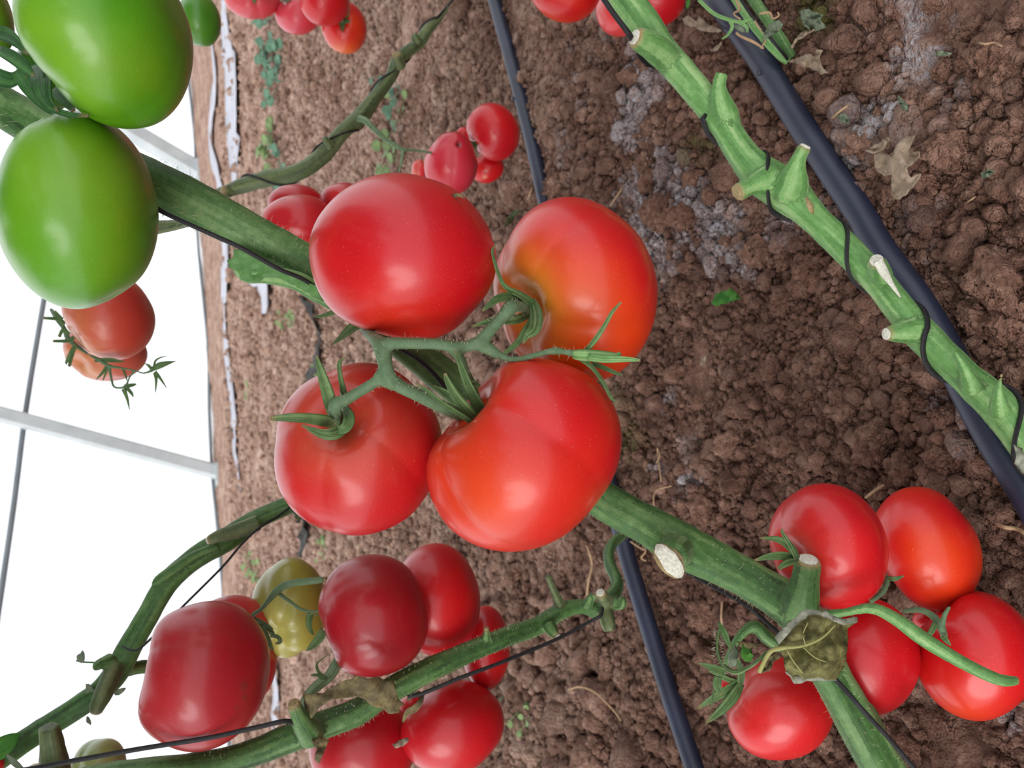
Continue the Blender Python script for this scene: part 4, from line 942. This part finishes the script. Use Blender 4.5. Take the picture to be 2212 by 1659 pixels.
tomato(1003, 288, 16, 14, .90, 'sliver of a red tomato hidden behind the round one by the drip tube', GM, (-.8, 0, -.2), .9, 4, .02, .1, .4, col=RED, col2=RED, res=(40, 28))
tomato(1052, 364, 37, 32, .90, 'low red tomato with pale scar, half hidden by the pear-shaped one', GM, (-.5, -.6, -.2), .92, 5, .02, .1, .4, col=RED, col2=RED, tints=((-.1, .55, .8, .12, srgb(225, 160, 120), .9), (-.1, .2, .95, .07, srgb(60, 30, 20), .9)))
tomato(1065, 285, 58, 63, .86, 'round red tomato touching the drip tube behind the central cluster', GM, (-.75, .5, .2), .9, 5, .03, .25, .4, bumps=((-.3, .2, .9, -.02, .25),), col=RED, col2=RED2, calyx=dict(n=5, size=.5, curl=.5, width=.09, rad=.002))
tomato(974, 352, 58, 68, .82, 'pear-shaped pink-red tomato with a dark hole near its top', GM, (.1, -.98, .25), 1.05, 5, .03, .05, .3, bumps=((.25, -.9, .4, .14, .42), (-.75, -.60, .1, -.20, .34), (.95, -.35, .1, -.06, .3), (.28, -.62, .8, -.07, .09), (-.75, .35, .2, .05, .3)), col=srgb(196, 22, 38), col2=srgb(206, 50, 70), tints=((.28, -.62, .8, .10, srgb(40, 22, 14), .95),), res=(110, 80))
tomato(906, 368, 17, 24, .86, 'pale pinkish young tomato left of the pear-shaped one', GM, (-.2, -.9, .2), 1.1, 4, .02, .1, .3, col=SALM, col2=PINK, res=(40, 28))
GB = 'dark red tomatoes behind the top central tomato'
tomato(640, 440, 62, 42, .66, 'dark red tomato behind the thick vine, upper lobe of the hidden pair', GB, (.5, -.2, -.8), .9, 5, .02, .1, .4, col=DRED, col2=RED2)
tomato(646, 482, 86, 62, .62, 'dark red tomato pressed against the thick vine beside the top central tomato', GB, (.5, .3, -.8), .9, 5, .02, .1, .4, col=DRED, col2=RED2)
tomato(742, 432, 52, 38, .64, 'sliver of a dark red tomato peeping out above the top central tomato', GB, (.5, .3, -.8), .9, 5, .02, .1, .4, col=DRED, col2=RED2)
GK = 'red tomatoes at the top edge behind the bright vine'
tomato(1220, -28, 80, 78, .62, 'orange-red tomato cut by the top edge, left of the bright green vine', GK, (.6, -.7, .3), .9, 5, .02, .15, .4, col=ORED, col2=RED)
tomato(1345, 18, 58, 62, .66, 'pinkish tomato mostly hidden behind the bright green vine at the top', GK, (-.3, -.7, .3), .9, 5, .02, .15, .4, col=srgb(214, 60, 56), col2=PINK)
tomato(1408, 0, 74, 62, .63, 'red tomato cut by the top edge, right of the bright green vine', GK, (-.2, -.9, .2), .9, 5, .02, .15, .4, col=RED, col2=RED2)

GL = 'red tomatoes along the lower left'
tomato(505, 1352, 82, 67, .56, 'pinkish tomato showing only its top behind the large lower left one', GL, (-.4, .2, -.4), .9, 5, .02, .1, .4, col=srgb(186, 44, 50), col2=PINK)
tomato(545, 1430, 54, 92, .57, 'red sliver of a tomato right behind the large scarred lower left one', GL, (-.4, .2, -.4), .9, 5, .02, .1, .4, col=RED, col2=RED2)
tomato(441, 1461, 143, 164, .475, 'large dull red tomato with brown scar lines at the lower left', GL, (-.85, -.02, -.2), .95, 5, .03, .3, .4, bumps=((-.96, -.12, .1, -.13, .24), (-.75, -.65, .2, .06, .3), (-.85, .5, .2, .08, .35)), col=srgb(164, 22, 36), col2=srgb(176, 34, 42), res=(120, 84),
       tints=((.55, .15, .75, .07, srgb(90, 60, 50), .5), (.60, .3, .72, .05, srgb(90, 60, 50), .5), (.5, .42, .74, .04, srgb(90, 60, 50), .4)))
tomato(625, 1313, 82, 109, .585, 'yellow-green unripe tomato with pale streaks between the red ones', GL, (-.35, .55, .75), .92, 6, .05, .22, .35, col=YG, col2=srgb(140, 132, 50), shoulder=srgb(200, 200, 110), shw=.8, ph=.4, parts=True)
t = bpy.context.scene.collection.objects
tomato(1050, 1400, 52, 92, .585, 'dark red tomato half hidden behind the lower vine, rightmost of its cluster', GL, (-.3, .2, -.7), .92, 5, .02, .1, .4, col=DRED, col2=RED)
tomato(943, 1296, 95, 123, .555, 'red tomato touching the right side of the heart-shaped one, above the lower vine', GL, (-.7, .4, -.3), .92, 5, .02, .15, .4, bumps=((-.2, .45, .85, -.02, .2),), col=RED2, col2=RED)
tomato(807, 1330, 120, 133, .51, 'dark crimson heart-shaped tomato hanging in front, just above the lower vine', GL, (-.88, .42, -.1), .94, 5, .03, .2, .35, bumps=((-.9, .48, .1, -.11, .22), (-.65, .85, .2, .04, .3), (.3, .8, .3, -.02, .4)), col=srgb(160, 12, 30), col2=DRED, res=(112, 78))
tomato(782, 1615, 115, 108, .56, 'dark red tomato below the lower vine, cut by the bottom edge', GL, (.1, -.8, -.3), .92, 5, .02, .15, .4, col=DRED, col2=RED2)
tomato(890, 1535, 30, 34, .60, 'small bright red tomato in the gap below the brown leaf', GL, (.1, -.8, -.3), .92, 5, .02, .15, .4, col=RED, col2=RED, res=(48, 32))
tomato(977, 1572, 112, 104, .55, 'round red tomato under the lower vine at the bottom edge', GL, (-.65, -.55, -.1), .92, 5, .02, .2, .4, bumps=((-.7, -.7, .3, -.03, .3),), col=RED2, col2=RED)
tomato(208, 1668, 66, 74, .58, 'pale green ribbed tomato peeping over the bottom edge at the left', GL, (-.7, -.1, .5), .9, 6, .05, .2, .4, col=srgb(130, 144, 84), col2=srgb(160, 160, 100))
tomato(70, 1690, 34, 42, .56, 'tiny yellowish tomato in the bottom left corner', GL, (-.7, -.1, .5), .9, 6, .03, .2, .4, col=srgb(170, 160, 110), col2=srgb(190, 170, 120), res=(40, 28))
tomato(-14, 1652, 26, 24, .50, 'red sliver of a tomato at the bottom left corner', GL, (-.7, -.1, .5), .9, 6, .03, .2, .4, col=PINK, col2=RED, res=(40, 28))
B7 = empty('fruit_truss', P(900, 1505, .52), 'dark curled dry stalk in the gap between the lower vine and the round red tomato', 'fruit stalk')
for q, w_ in (([(912, 1498, .52), (908, 1515, .515), (895, 1530, .515), (880, 1538, .515), (870, 1560, .515)], [5, 6, 8, 6, 2]), ([(905, 1496, .52), (890, 1502, .515), (880, 1512, .515)], [5, 6, 2])):
    sepal(B7, q, w_, .4, BROWNLEAF)
YT = [o for o in C.objects if o.get('label', '').startswith('yellow-green unripe')][0]
YTd = dict(root=YT, cen=np.array(YT.location))
cc = calyx_root(YTd, (590, 1370, .535))
for q, w_ in (([(585, 1372, .53), (600, 1375, .525), (606, 1385, .525), (596, 1390, .527)], [4, 4, 4, 2]), ([(560, 1345, .53), (575, 1375, .525), (590, 1405, .525)], [6, 8, 2]), ([(588, 1362, .53), (575, 1352, .53), (556, 1342, .53)], [5, 6, 3]),
              ([(700, 1362, .51), (690, 1378, .508), (675, 1395, .508), (661, 1406, .508)], [9, 10, 7, 1]), ([(672, 1325, .52), (668, 1340, .518), (670, 1358, .518), (678, 1372, .518)], [6, 7, 5, 1])):
    sepal(cc, q, w_, .35)
FT2 = empty('fruit_truss', P(600, 1290, .53), 'green stalk bent over the yellow-green tomato', 'fruit stalk')
union_tubes('stalk', [[(700, 1252, .515, 7), (670, 1255, .515, 8), (630, 1260, .515, 8), (605, 1270, .515, 9), (590, 1285, .515, 8), (565, 1315, .52, 5), (545, 1332, .525, 5), (575, 1350, .53, 5), (590, 1372, .535, 6)],
                      [(600, 1280, .518, 5), (630, 1302, .52, 4), (655, 1318, .52, 4), (690, 1322, .515, 3)], [(650, 1332, .515, 1.5), (668, 1326, .512, 2), (690, 1330, .512, 2)]], FT2, TRUSS, .0006, 8)
add_geo('cut_face', *tube(px([(700, 1252, .514, 7), (706, 1252, .514, 5)]), seg=8, sub=2)[:2], CUTB, FT2)

GQ = 'red tomatoes of the lower right cluster'
tomato(2005, 1340, 34, 24, .47, 'small pink-red piece of tomato deep between the lower right ones', GQ, (-.3, .2, -.7), .92, 5, .02, .1, .4, col=srgb(214, 60, 62), col2=RED, res=(48, 32))
Q2 = tomato(2002, 1185, 121, 134, .447, 'shiny red tomato beside the drip tube side, upper right of the lower right cluster', GQ, (-.7, .5, -.1), .9, 5, .02, .2, .4, col=ORED, col2=RED, res=(100, 70))
Q1 = tomato(1790, 1181, 130, 137, .415, 'red tomato with its calyx tucked behind the cut stub of the thick vine', GQ, (-.62, .22, .52), .88, 5, .03, .35, .36, col=RED, col2=RED2, shoulder=srgb(206, 66, 52), shw=.7, res=(112, 78), parts=True)
Q3 = tomato(2108, 1417, 135, 141, .422, 'orange-red tomato lying on the soil at the right edge under the green petiole', GQ, (-.5, -.75, .1), .88, 5, .04, .25, .4, bumps=((.1, .45, .85, -.025, .22),), col=RED, col2=RED, tints=((-.3, .8, .4, .6, ORED, .8),), res=(100, 70))
Q4 = tomato(1872, 1418, 118, 130, .432, 'red tomato squeezed between the withered olive leaf and the petiole', GQ, (-.6, -.5, -.3), .9, 5, .02, .2, .4, col=RED, col2=RED2, res=(100, 70))
Q5 = tomato(1687, 1531, 117, 112, .455, 'lowest red tomato of the lower right cluster, left of the thick vine', GQ, (-.8, -.45, .2), .88, 5, .03, .3, .4, col=RED, col2=srgb(214, 40, 44), shoulder=srgb(214, 74, 60), shw=.7, res=(100, 70), parts=True)
tomato(1572, 1482, 16, 20, .48, 'tiny red patch of tomato behind the fresh sepals at the lower right cluster', GQ, (-.3, .2, -.7), .92, 5, .02, .1, .4, col=RED, col2=RED, res=(40, 28))
cq = calyx_root(Q1, (1705, 1190, .39))
for q, w_ in (([(1722, 1205, .378), (1705, 1180, .374), (1680, 1165, .373), (1640, 1162, .372)], [6, 9, 7, 1]), ([(1720, 1205, .376), (1705, 1175, .372), (1690, 1150, .372), (1690, 1142, .372)], [5, 5, 3, 1]),
              ([(1725, 1205, .38), (1690, 1200, .376), (1660, 1202, .374), (1630, 1210, .374)], [6, 9, 7, 2]), ([(1722, 1210, .378), (1700, 1215, .374), (1680, 1228, .373)], [6, 8, 4])):
    sepal(cq, q, w_, .35)
cq = calyx_root(Q5, (1590, 1470, .445))
for q, w_ in (([(1600, 1475, .435), (1585, 1500, .43), (1560, 1530, .428), (1524, 1562, .428)], [8, 12, 10, 2]), ([(1600, 1470, .435), (1570, 1490, .43), (1540, 1508, .428), (1506, 1530, .428)], [7, 10, 8, 2]),
              ([(1598, 1475, .434), (1600, 1450, .43), (1592, 1420, .43)], [7, 8, 3]), ([(1596, 1475, .435), (1570, 1466, .43), (1550, 1455, .43), (1530, 1450, .43)], [6, 6, 5, 1])):
    sepal(cq, q, w_, .35)
FT3 = empty('fruit_truss', P(1915, 1270, .42), 'dark green stalk with sepals between the lower right tomatoes', 'fruit stalk')
union_tubes('stalk', [[(1880, 1300, .40, 6), (1905, 1280, .405, 6), (1915, 1262, .408, 6), (1918, 1245, .41, 5)], [(1950, 1320, .42, 5), (1990, 1318, .41, 7), (2020, 1335, .405, 9), (2035, 1360, .40, 9), (2042, 1385, .41, 7)], [(2035, 1355, .40, 6), (2040, 1330, .40, 6), (2052, 1310, .40, 4)]], FT3, TRUSS, .0006, 8)
for q, w_ in (([(1918, 1248, .405), (1932, 1250, .402), (1952, 1244, .402)], [4, 5, 1]), ([(2020, 1345, .40), (2010, 1365, .398), (2000, 1380, .398)], [6, 6, 1]), ([(2035, 1375, .398), (2045, 1385, .396), (2053, 1394, .396)], [6, 5, 1])):
    sepal(FT3, q, w_, .35)

# ================================================================== withered and fallen leaves
Z8 = lambda l: [(1400 + x / 2.517, 1000 + y / 2.517) for x, y in l]
Z5 = lambda l: [(500 + x / 3.687, 1150 + y / 3.687) for x, y in l]
ZF = lambda l: [(1612 + x / 3.687, y / 3.687) for x, y in l]
ZK = lambda l: [(1300 + x / 3.687, y / 3.687) for x, y in l]
def bulge(cx, cy, d0, k, tilt=(0, 0)):
    def g(x, y):
        rx_, ry_ = (x - cx) / 100, (y - cy) / 100
        return P(x, y, d0 + k * (rx_ * rx_ + ry_ * ry_) + tilt[0] * rx_ + tilt[1] * ry_)
    return g
VEIN = plain('pale_leaf_vein', srgb(150, 148, 92), .7, .3, .15, 200)
lf = leafpoly('withered_leaf', Z8([(690, 940), (770, 870), (860, 800), (960, 810), (1060, 850), (1130, 840), (1130, 870), (1080, 900), (1085, 950), (1075, 1060), (1060, 1100), (1020, 1180), (900, 1165), (800, 1190), (750, 1130), (735, 1060), (715, 1000)]),
              bulge(1750, 1395, .346, .012, (0, .004)), OLIVELEAF, v1, 6, .007, 3)
for pl, sd in (([(690, 950), (760, 872), (850, 800), (960, 808), (1050, 848), (1135, 838), (1132, 868), (1060, 880), (950, 842), (860, 838), (780, 905), (715, 985)], 4), ([(745, 1130), (800, 1160), (900, 1140), (1015, 1160), (1025, 1185), (900, 1180), (800, 1195)], 5)):
    leafpoly('crisp_leaf_edge', Z8(pl), bulge(1750, 1395, .3435, .012, (0, .004)), CRISP, lf, 6, .003, sd)
for vv_ in ([(1735, 1398, .3425), (1760, 1420, .342), (1785, 1430, .3425)], [(1700, 1405, .344), (1715, 1430, .343), (1735, 1455, .344)], [(1740, 1394, .3425), (1735, 1370, .3425), (1745, 1345, .343)]):
    at('leaf_vein', [(*P(*q), .00025) for q in vv_], VEIN, lf, seg=6, sub=5)
at('leaf_vein', [(*(P(a, b, c)), r) for a, b, c, r in ((1640, 1452, .352, .0010), (1662, 1410, .350, .0010), (1688, 1400, .3465, .0009), (1735, 1395, .3432, .0006), (1775, 1378, .3432, .0005), (1805, 1350, .345, .0003))], VEIN, lf, seg=8, sub=5)
at('petiole', px([(1690, 1401, .349, 4), (1660, 1408, .352, 4), (1640, 1425, .355, 4), (1620, 1440, .36, 4), (1590, 1452, .365, 5), (1565, 1440, .37, 5), (1552, 1415, .372, 4), (1550, 1385, .374, 3.5), (1556, 1350, .376, 3)]), SEPAL, v1, seg=8, sub=6)
for q, w_, m in (([(1552, 1345, .37), (1565, 1370, .366), (1578, 1402, .366)], [3, 7, 2], STEM), ([(1565, 1450, .365), (1535, 1440, .362), (1508, 1432, .362)], [9, 7, 1], SEPAL), ([(1550, 1460, .365), (1548, 1480, .364), (1560, 1500, .364)], [8, 9, 3], SEPAL),
              ([(1590, 1400, .36), (1580, 1420, .355), (1582, 1440, .355)], [8, 11, 6], GREYLEAF), ([(1610, 1395, .358), (1612, 1415, .354), (1625, 1420, .354)], [8, 12, 5], FRESH), ([(1548, 1480, .37), (1540, 1500, .37), (1537, 1530, .37)], [2, 2, 1], SEPAL)):
    sepal(v1, q, w_, .5, m, 'young_leaf')
for pl, sd, m in (([(480, 970), (540, 975), (610, 985), (590, 1010), (560, 1005), (550, 1030), (500, 1000)], 21, BROWNLEAF), ([(600, 1110), (640, 1060), (690, 1035), (725, 1045), (690, 1080), (660, 1130), (615, 1140)], 22, BROWNLEAF)):
    leafpoly('withered_leaflet', Z8(pl), bulge(1650, 1420, .358, .0, (0, 0)), m, v1, 5, .003, sd)
hairs('shoot_hairs', px([(1560, 1460, .37, 10), (1552, 1415, .372, 9), (1552, 1360, .374, 6)]), v1, 160, .002, .00004, seed=12)
lf = leafpoly('withered_leaf', Z5([(570, 1290), (640, 1284), (720, 1280), (800, 1230), (900, 1180), (1000, 1150), (1080, 1165), (1170, 1155), (1230, 1190), (1290, 1180), (1310, 1250), (1330, 1330), (1375, 1370), (1340, 1390), (1330, 1440), (1250, 1440), (1200, 1400), (1120, 1380), (1060, 1330), (1000, 1310), (900, 1320), (800, 1325), (720, 1380), (640, 1480), (600, 1440), (590, 1380)]),
              bulge(790, 1490, .450, .008, (.008, 0)), BROWNLEAF, v5, 6, .006, 8)
leafpoly('withered_leaflet', [(672, 1600), (690, 1590), (712, 1600), (700, 1620), (690, 1650), (680, 1640), (684, 1618)], bulge(690, 1615, .462, .0), BROWNLEAF, v5, 6, .004, 41)
leafpoly('withered_leaflet', [(848, 1608), (866, 1598), (884, 1594), (880, 1606), (866, 1614), (850, 1614)], bulge(866, 1604, .48, .0), DRYLEAF, v5, 5, .003, 42)
leafpoly('withered_leaflet', [(1090, 492), (1096, 470), (1108, 456), (1130, 452), (1118, 462), (1106, 480)], bulge(1110, 470, .45, .0), STEMD, T2['root'], 5, .002, 43)
leafpoly('crisp_leaf_edge', [(2188, 962), (2206, 970), (2225, 1000), (2222, 1030), (2206, 1018), (2192, 1000), (2196, 984)], bulge(2205, 995, .395, .0), CRISP, v2, 6, .004, 44)
# fallen leaves on the soil
GF = 'dry leaves fallen on the soil'
gz = lambda z: (lambda x, y: G(x, y, z))
for nm, pl, z, m, am, lab in (
    ('fallen_leaf', ZF([(1020, 1230), (1060, 1205), (1120, 1225), (1170, 1250), (1180, 1200), (1200, 1150), (1260, 1100), (1350, 1080), (1320, 1140), (1290, 1220), (1380, 1205), (1385, 1240), (1330, 1300), (1280, 1340), (1310, 1410), (1350, 1390), (1400, 1385), (1380, 1430), (1280, 1550), (1230, 1580), (1170, 1590), (1150, 1470), (1165, 1390), (1100, 1400), (1040, 1360), (1020, 1310)]), .026, DRYLEAF, .004, 'large pale lobed dry leaf lying on the soil right of the drip tube'),
    ('fallen_leaf', ZF([(945, 1200), (1000, 1165), (1060, 1140), (1130, 1090), (1150, 1115), (1110, 1160), (1095, 1205), (1010, 1225)]), .028, DRYLEAF, .005, 'curled dry leaf piece touching the large pale lobed leaf'),
    ('fallen_leaf', ZK([(640, 150), (690, 125), (750, 170), (770, 130), (830, 180), (900, 215), (960, 250), (900, 260), (790, 245), (740, 215), (660, 190)]), .022, DRYLEAF, .006, 'crumpled dry leaf just left of the thick drip tube near the top edge'),
    ('fallen_leaf', ZK([(865, 400), (930, 350), (950, 330), (960, 345), (920, 400), (880, 412)]), .02, DRYLEAF, .004, 'small pale leaf shred left of the thick drip tube'),
    ('fallen_leaf', ZK([(1570, 90), (1650, 75), (1760, 120), (1740, 160), (1790, 220), (1700, 250), (1640, 230), (1610, 210), (1590, 140)]), .03, GREYLEAF, .008, 'curled grey-green dry leaf, topmost of those beside the slim stems'),
    ('fallen_leaf', ZK([(1500, 390), (1540, 310), (1600, 255), (1690, 225), (1700, 240), (1620, 285), (1560, 320), (1520, 380)]), .035, DRYLEAF, .005, 'narrow tan curled leaf edge beside the two slim stems'),
    ('fallen_leaf', ZK([(1490, 490), (1580, 450), (1640, 430), (1700, 450), (1710, 390), (1760, 400), (1740, 450), (1750, 520), (1800, 580), (1750, 590), (1700, 560), (1620, 530), (1560, 510)]), .024, DRYLEAF, .008, 'torn tan dry leaf on the soil below the slim stem tips'),
    ('fallen_leaf', ZK([(1290, 260), (1340, 200), (1410, 160), (1445, 190), (1420, 240), (1380, 270), (1300, 320), (1270, 370)]), .055, GREYLEAF, .006, 'grey withered leaf draped over the two slim stems'),
    ('fallen_leaf', ZK([(1875, 920), (1930, 900), (1975, 940), (1970, 990), (1920, 980), (1890, 950)]), .02, GREYLEAF, .004, 'small grey-green leaf scrap beside a straw on the soil at the upper right'),
    ('fallen_leaf', ZF([(1210, 760), (1250, 800), (1295, 840), (1290, 890), (1240, 870), (1215, 820)]), .024, GREYLEAF, .003, 'pale green leaf fragment above the large pale lobed leaf'),
    ('fallen_leaf', ZF([(1500, 430), (1560, 400), (1640, 425), (1600, 445), (1540, 450)]), .024, GREYLEAF, .003, 'tiny grey-green leaf scrap near the upper right corner'),
    ('fallen_leaf', [(1537, 655), (1546, 636), (1580, 622), (1601, 645), (1575, 652), (1548, 662)], .024, FRESH, .004, 'yellow-green leaf fragment alone on the bare soil right of the central cluster'),
    ('fallen_leaf', ZF([(1870, 1380), (1930, 1345), (1985, 1370), (1940, 1400), (1880, 1420)]), .02, GREYLEAF, .003, 'small grey leaf scrap near the right edge'),
    ('fallen_leaf', [(1515, 772), (1528, 770), (1522, 788), (1514, 790)], .02, DRYLEAF, .002, 'tiny pale leaf chip on the soil right of the central cluster')):
    sd = len(lab); o = leafpoly(nm, pl, gz(z), m, None, 5, am * 1.6, sd); tag(o, lab, 'dry leaf', GF)
# withered shoot over the thick drip tube
WS = empty('withered_shoot', P(1590, 50, .56), 'thin curled green and brown shoot lying over the thick drip tube', 'shoot')
for pts, m in (([(1510, 0, .57, 4), (1540, 28, .565, 4), (1572, 42, .56, 4), (1600, 48, .56, 4), (1625, 42, .56, 3)], STEMR), ([(1575, 42, .56, 4), (1582, 58, .56, 4), (1572, 76, .56, 3), (1560, 84, .56, 2)], STEMR), ([(1595, 48, .56, 4), (1612, 58, .56, 4), (1615, 70, .56, 2)], STEMR),
               ([(1590, 70, .56, 3), (1600, 78, .56, 3), (1630, 92, .56, 3), (1650, 105, .56, 2)], ROOT), ([(1590, 0, .57, 3), (1598, 20, .565, 3), (1585, 30, .56, 2), (1600, 42, .56, 2)], ROOT), ([(1640, 30, .56, 2), (1662, 28, .555, 3), (1670, 40, .555, 2), (1682, 34, .555, 2), (1680, 26, .555, 2)], ROOT),
               ([(1644, 105, .57, 2), (1655, 80, .565, 2), (1640, 60, .56, 2), (1630, 45, .56, 2)], ROOT)):
    at('tendril', px(pts), m, WS, seg=8, sub=6)
leafblade(WS, 1586, 56, 26, 14, .56, 5, GREYLEAF); leafblade(WS, 1488, -4, -4, 24, .56, 4, FRESH)

# straws and roots
for k, (pts, rad, lab) in enumerate((
    ([(1797, 256), (1815, 240), (1832, 228)], .0008, 'short pale straw crossing the grey-green leaf scrap'),
    ([(2115, 93), (2130, 95), (2148, 92), (2164, 100)], .0006, 'thin pale root near the upper right corner'),
    ([(2153, 1133), (2175, 1140), (2195, 1142), (2215, 1152)], .0012, 'pale curved root beside the lower right tomatoes at the edge'),
    ([(1268, 1285), (1272, 1250), (1279, 1222), (1272, 1190), (1268, 1180)], .0013, 'brown straw standing above the tip of the lower vine'),
    ([(1362, 1170), (1380, 1182), (1395, 1190), (1385, 1205), (1396, 1212)], .0008, 'curled brown rootlet between the drip tube and the cut mark'),
    ([(1228, 1490), (1250, 1484), (1275, 1490), (1300, 1508), (1330, 1540), (1340, 1555)], .0011, 'thin looping root on the soil below the drip tube'),
    ([(1870, 1075), (1890, 1060), (1910, 1048)], .0009, 'pale straw between the two upper tomatoes of the lower right cluster'),
    ([(1418, 1000), (1425, 985), (1420, 970), (1428, 1040)], .0006, 'fine fibre on the soil right of the largest tomato'),
    ([(1420, 1120), (1412, 1085), (1418, 1060), (1450, 1050)], .0006, 'fine root arching above the thick vine where it leaves the largest tomato'),
    ([(1318, 445), (1335, 420), (1345, 405)], .0007, 'short reddish root above the orange-red central tomato'),
    ([(1560, 1300), (1558, 1330), (1560, 1350)], .0009, 'thin green stalk standing by the side shoot under the thick vine'),
    ([(2090, 436), (2100, 430), (2107, 425)], .0005, 'tiny straw left of the biggest clods'),
    ([(1140, 432), (1146, 415), (1150, 405)], .0009, 'short straw left of the drip tube above the central cluster'))):
    o = at('straw', [(*G(a, b, .018 + .004 * (i % 2)), rad) for i, (a, b) in enumerate(pts)], ROOT, seg=6, sub=4); tag(o, lab, 'straw', 'straws and roots on the soil')

# weeds
def weed(x, y, sz, n, mat, lab, spread=1.0, h=1.0):
    base = G(x, y, .0); Rr = np.random.RandomState(int(x + y)); root = empty('weed', base, lab, 'weed', 'small weeds on the soil')
    for i in range(n):
        a = Rr.rand() * 6.28; l = sz * (.5 + .6 * Rr.rand()); up = .3 + .9 * Rr.rand() * h
        d_ = np.array([math.cos(a) * spread, math.sin(a) * spread, up]); d_ /= np.linalg.norm(d_)
        b0 = base + np.array([Rr.randn() * sz * .35 * spread, Rr.randn() * sz * .35 * spread, .0])
        t_ = b0 + d_ * l
        v, f, st = tube([(*b0, .0009), (*(b0 + d_ * l * .5 + np.array([0, 0, .1 * l])), .0007), (*t_, .0005)], seg=5, sub=2)
        if i < 6: add_geo('stalk', v, f, mat, root)
        e = t_ + np.array([math.cos(a + .5), math.sin(a + .5), .1]) * sz * .5
        v, f, st = strap([t_, t_ * .6 + e * .4, t_ * .2 + e * .8, e], [sz * .08, sz * .2, sz * .16, sz * .01], (0.2, -.8, .6), .2, .0008, 4)
        add_geo('leaf', v, f, mat, root)
for a in ((592, 105, .07, 18, WEED, 'bluish green weed clump below the four blurred top tomatoes'), (612, 145, .065, 18, WEED, 'bluish weed in the middle of the far soil, second of the clump'),
          (592, 182, .055, 16, WEED, 'small separate weed left of the bluish clump'), (600, 325, .07, 22, WEEDY, 'pale weed behind the thin vine beside the small film scraps'), (622, 345, .06, 14, WEED, 'dark weed touching the thin dull vine'),
          (832, 165, .030, 6, WEED, 'tiny weed left of the thin vine upper part'), (862, 205, .032, 7, WEED, 'tiny weed right of the thin vine'), (872, 250, .03, 5, WEEDY, 'yellow-green grass blade weed right of the thin vine'),
          (858, 290, .028, 6, WEED, 'weed beside the thin fruit stalk'), (860, 350, .045, 10, WEEDY, 'pale weed under the thin fruit stalk'), (545, 1212, .05, 9, WEEDY, 'pale green weed beside the bent vine'), (562, 1228, .05, 9, WEEDY, 'pale green weed against the yellow-green tomato'),
          (705, 1188, .03, 7, WEEDY, 'yellow-green weed above the heart-shaped tomato'), (640, 700, .035, 8, WEEDY, 'faint weed left of the bract by the main vine'), (690, 770, .03, 6, WEEDY, 'faint weed by the dark film edge'),
          (540, 840, .035, 6, WEEDY, 'faint low weed left of the lower left central tomato'), (1096, 1500, .013, 4, WEED, 'tiny bright green seedling right of the round red tomato'), (1145, 1560, .02, 6, WEEDY, 'tiny pale seedling near the bottom edge'),
          (615, 690, .03, 6, WEEDY, 'faint weed on the far soil beside the torn leaf base')):
    weed(*a)

# ================================================================== unseen leafy vine tops, added above the frame for shade and reflections
def added_foliage():
    Rr = np.random.RandomState(21); V = []; Fc = []; ST = []
    for i in range(420):
        c = np.array([Rr.uniform(-1.1, 1.1), Rr.uniform(-.15, .95), 0]); c[2] = Rr.uniform(1.0, 1.7)
        a = Rr.rand() * 6.28; d_ = np.array([math.cos(a), math.sin(a), -.25 - .4 * Rr.rand()]); d_ /= np.linalg.norm(d_); s = np.cross(d_, [0, 0, 1.]); l = Rr.uniform(.12, .22)
        for k, (t_, sg) in enumerate(((.25, 1), (.3, -1), (.55, 1), (.6, -1), (.8, 0))):        # five leaflets
            b0 = c + d_ * l * t_; q = d_ * .6 + s * sg; q /= np.linalg.norm(q); n = np.cross(q, s if sg == 0 else d_); n /= np.linalg.norm(n) + 1e-9
            e = b0 + q * l * .5
            v, f, st = strap([b0, b0 * .65 + e * .35, b0 * .3 + e * .7, e], [l * .03, l * .16, l * .12, l * .01], n, .2, .0006, 3)
            o = len(V); V += list(v); Fc += [tuple(j + o for j in q_) for q_ in f]
    ob = add_geo('added_foliage', np.array(V), Fc, FRESH); tag(ob, 'unseen leafy green vine tops added overhead to shade the tomatoes', 'added_foliage', None, 'stuff')
added_foliage()
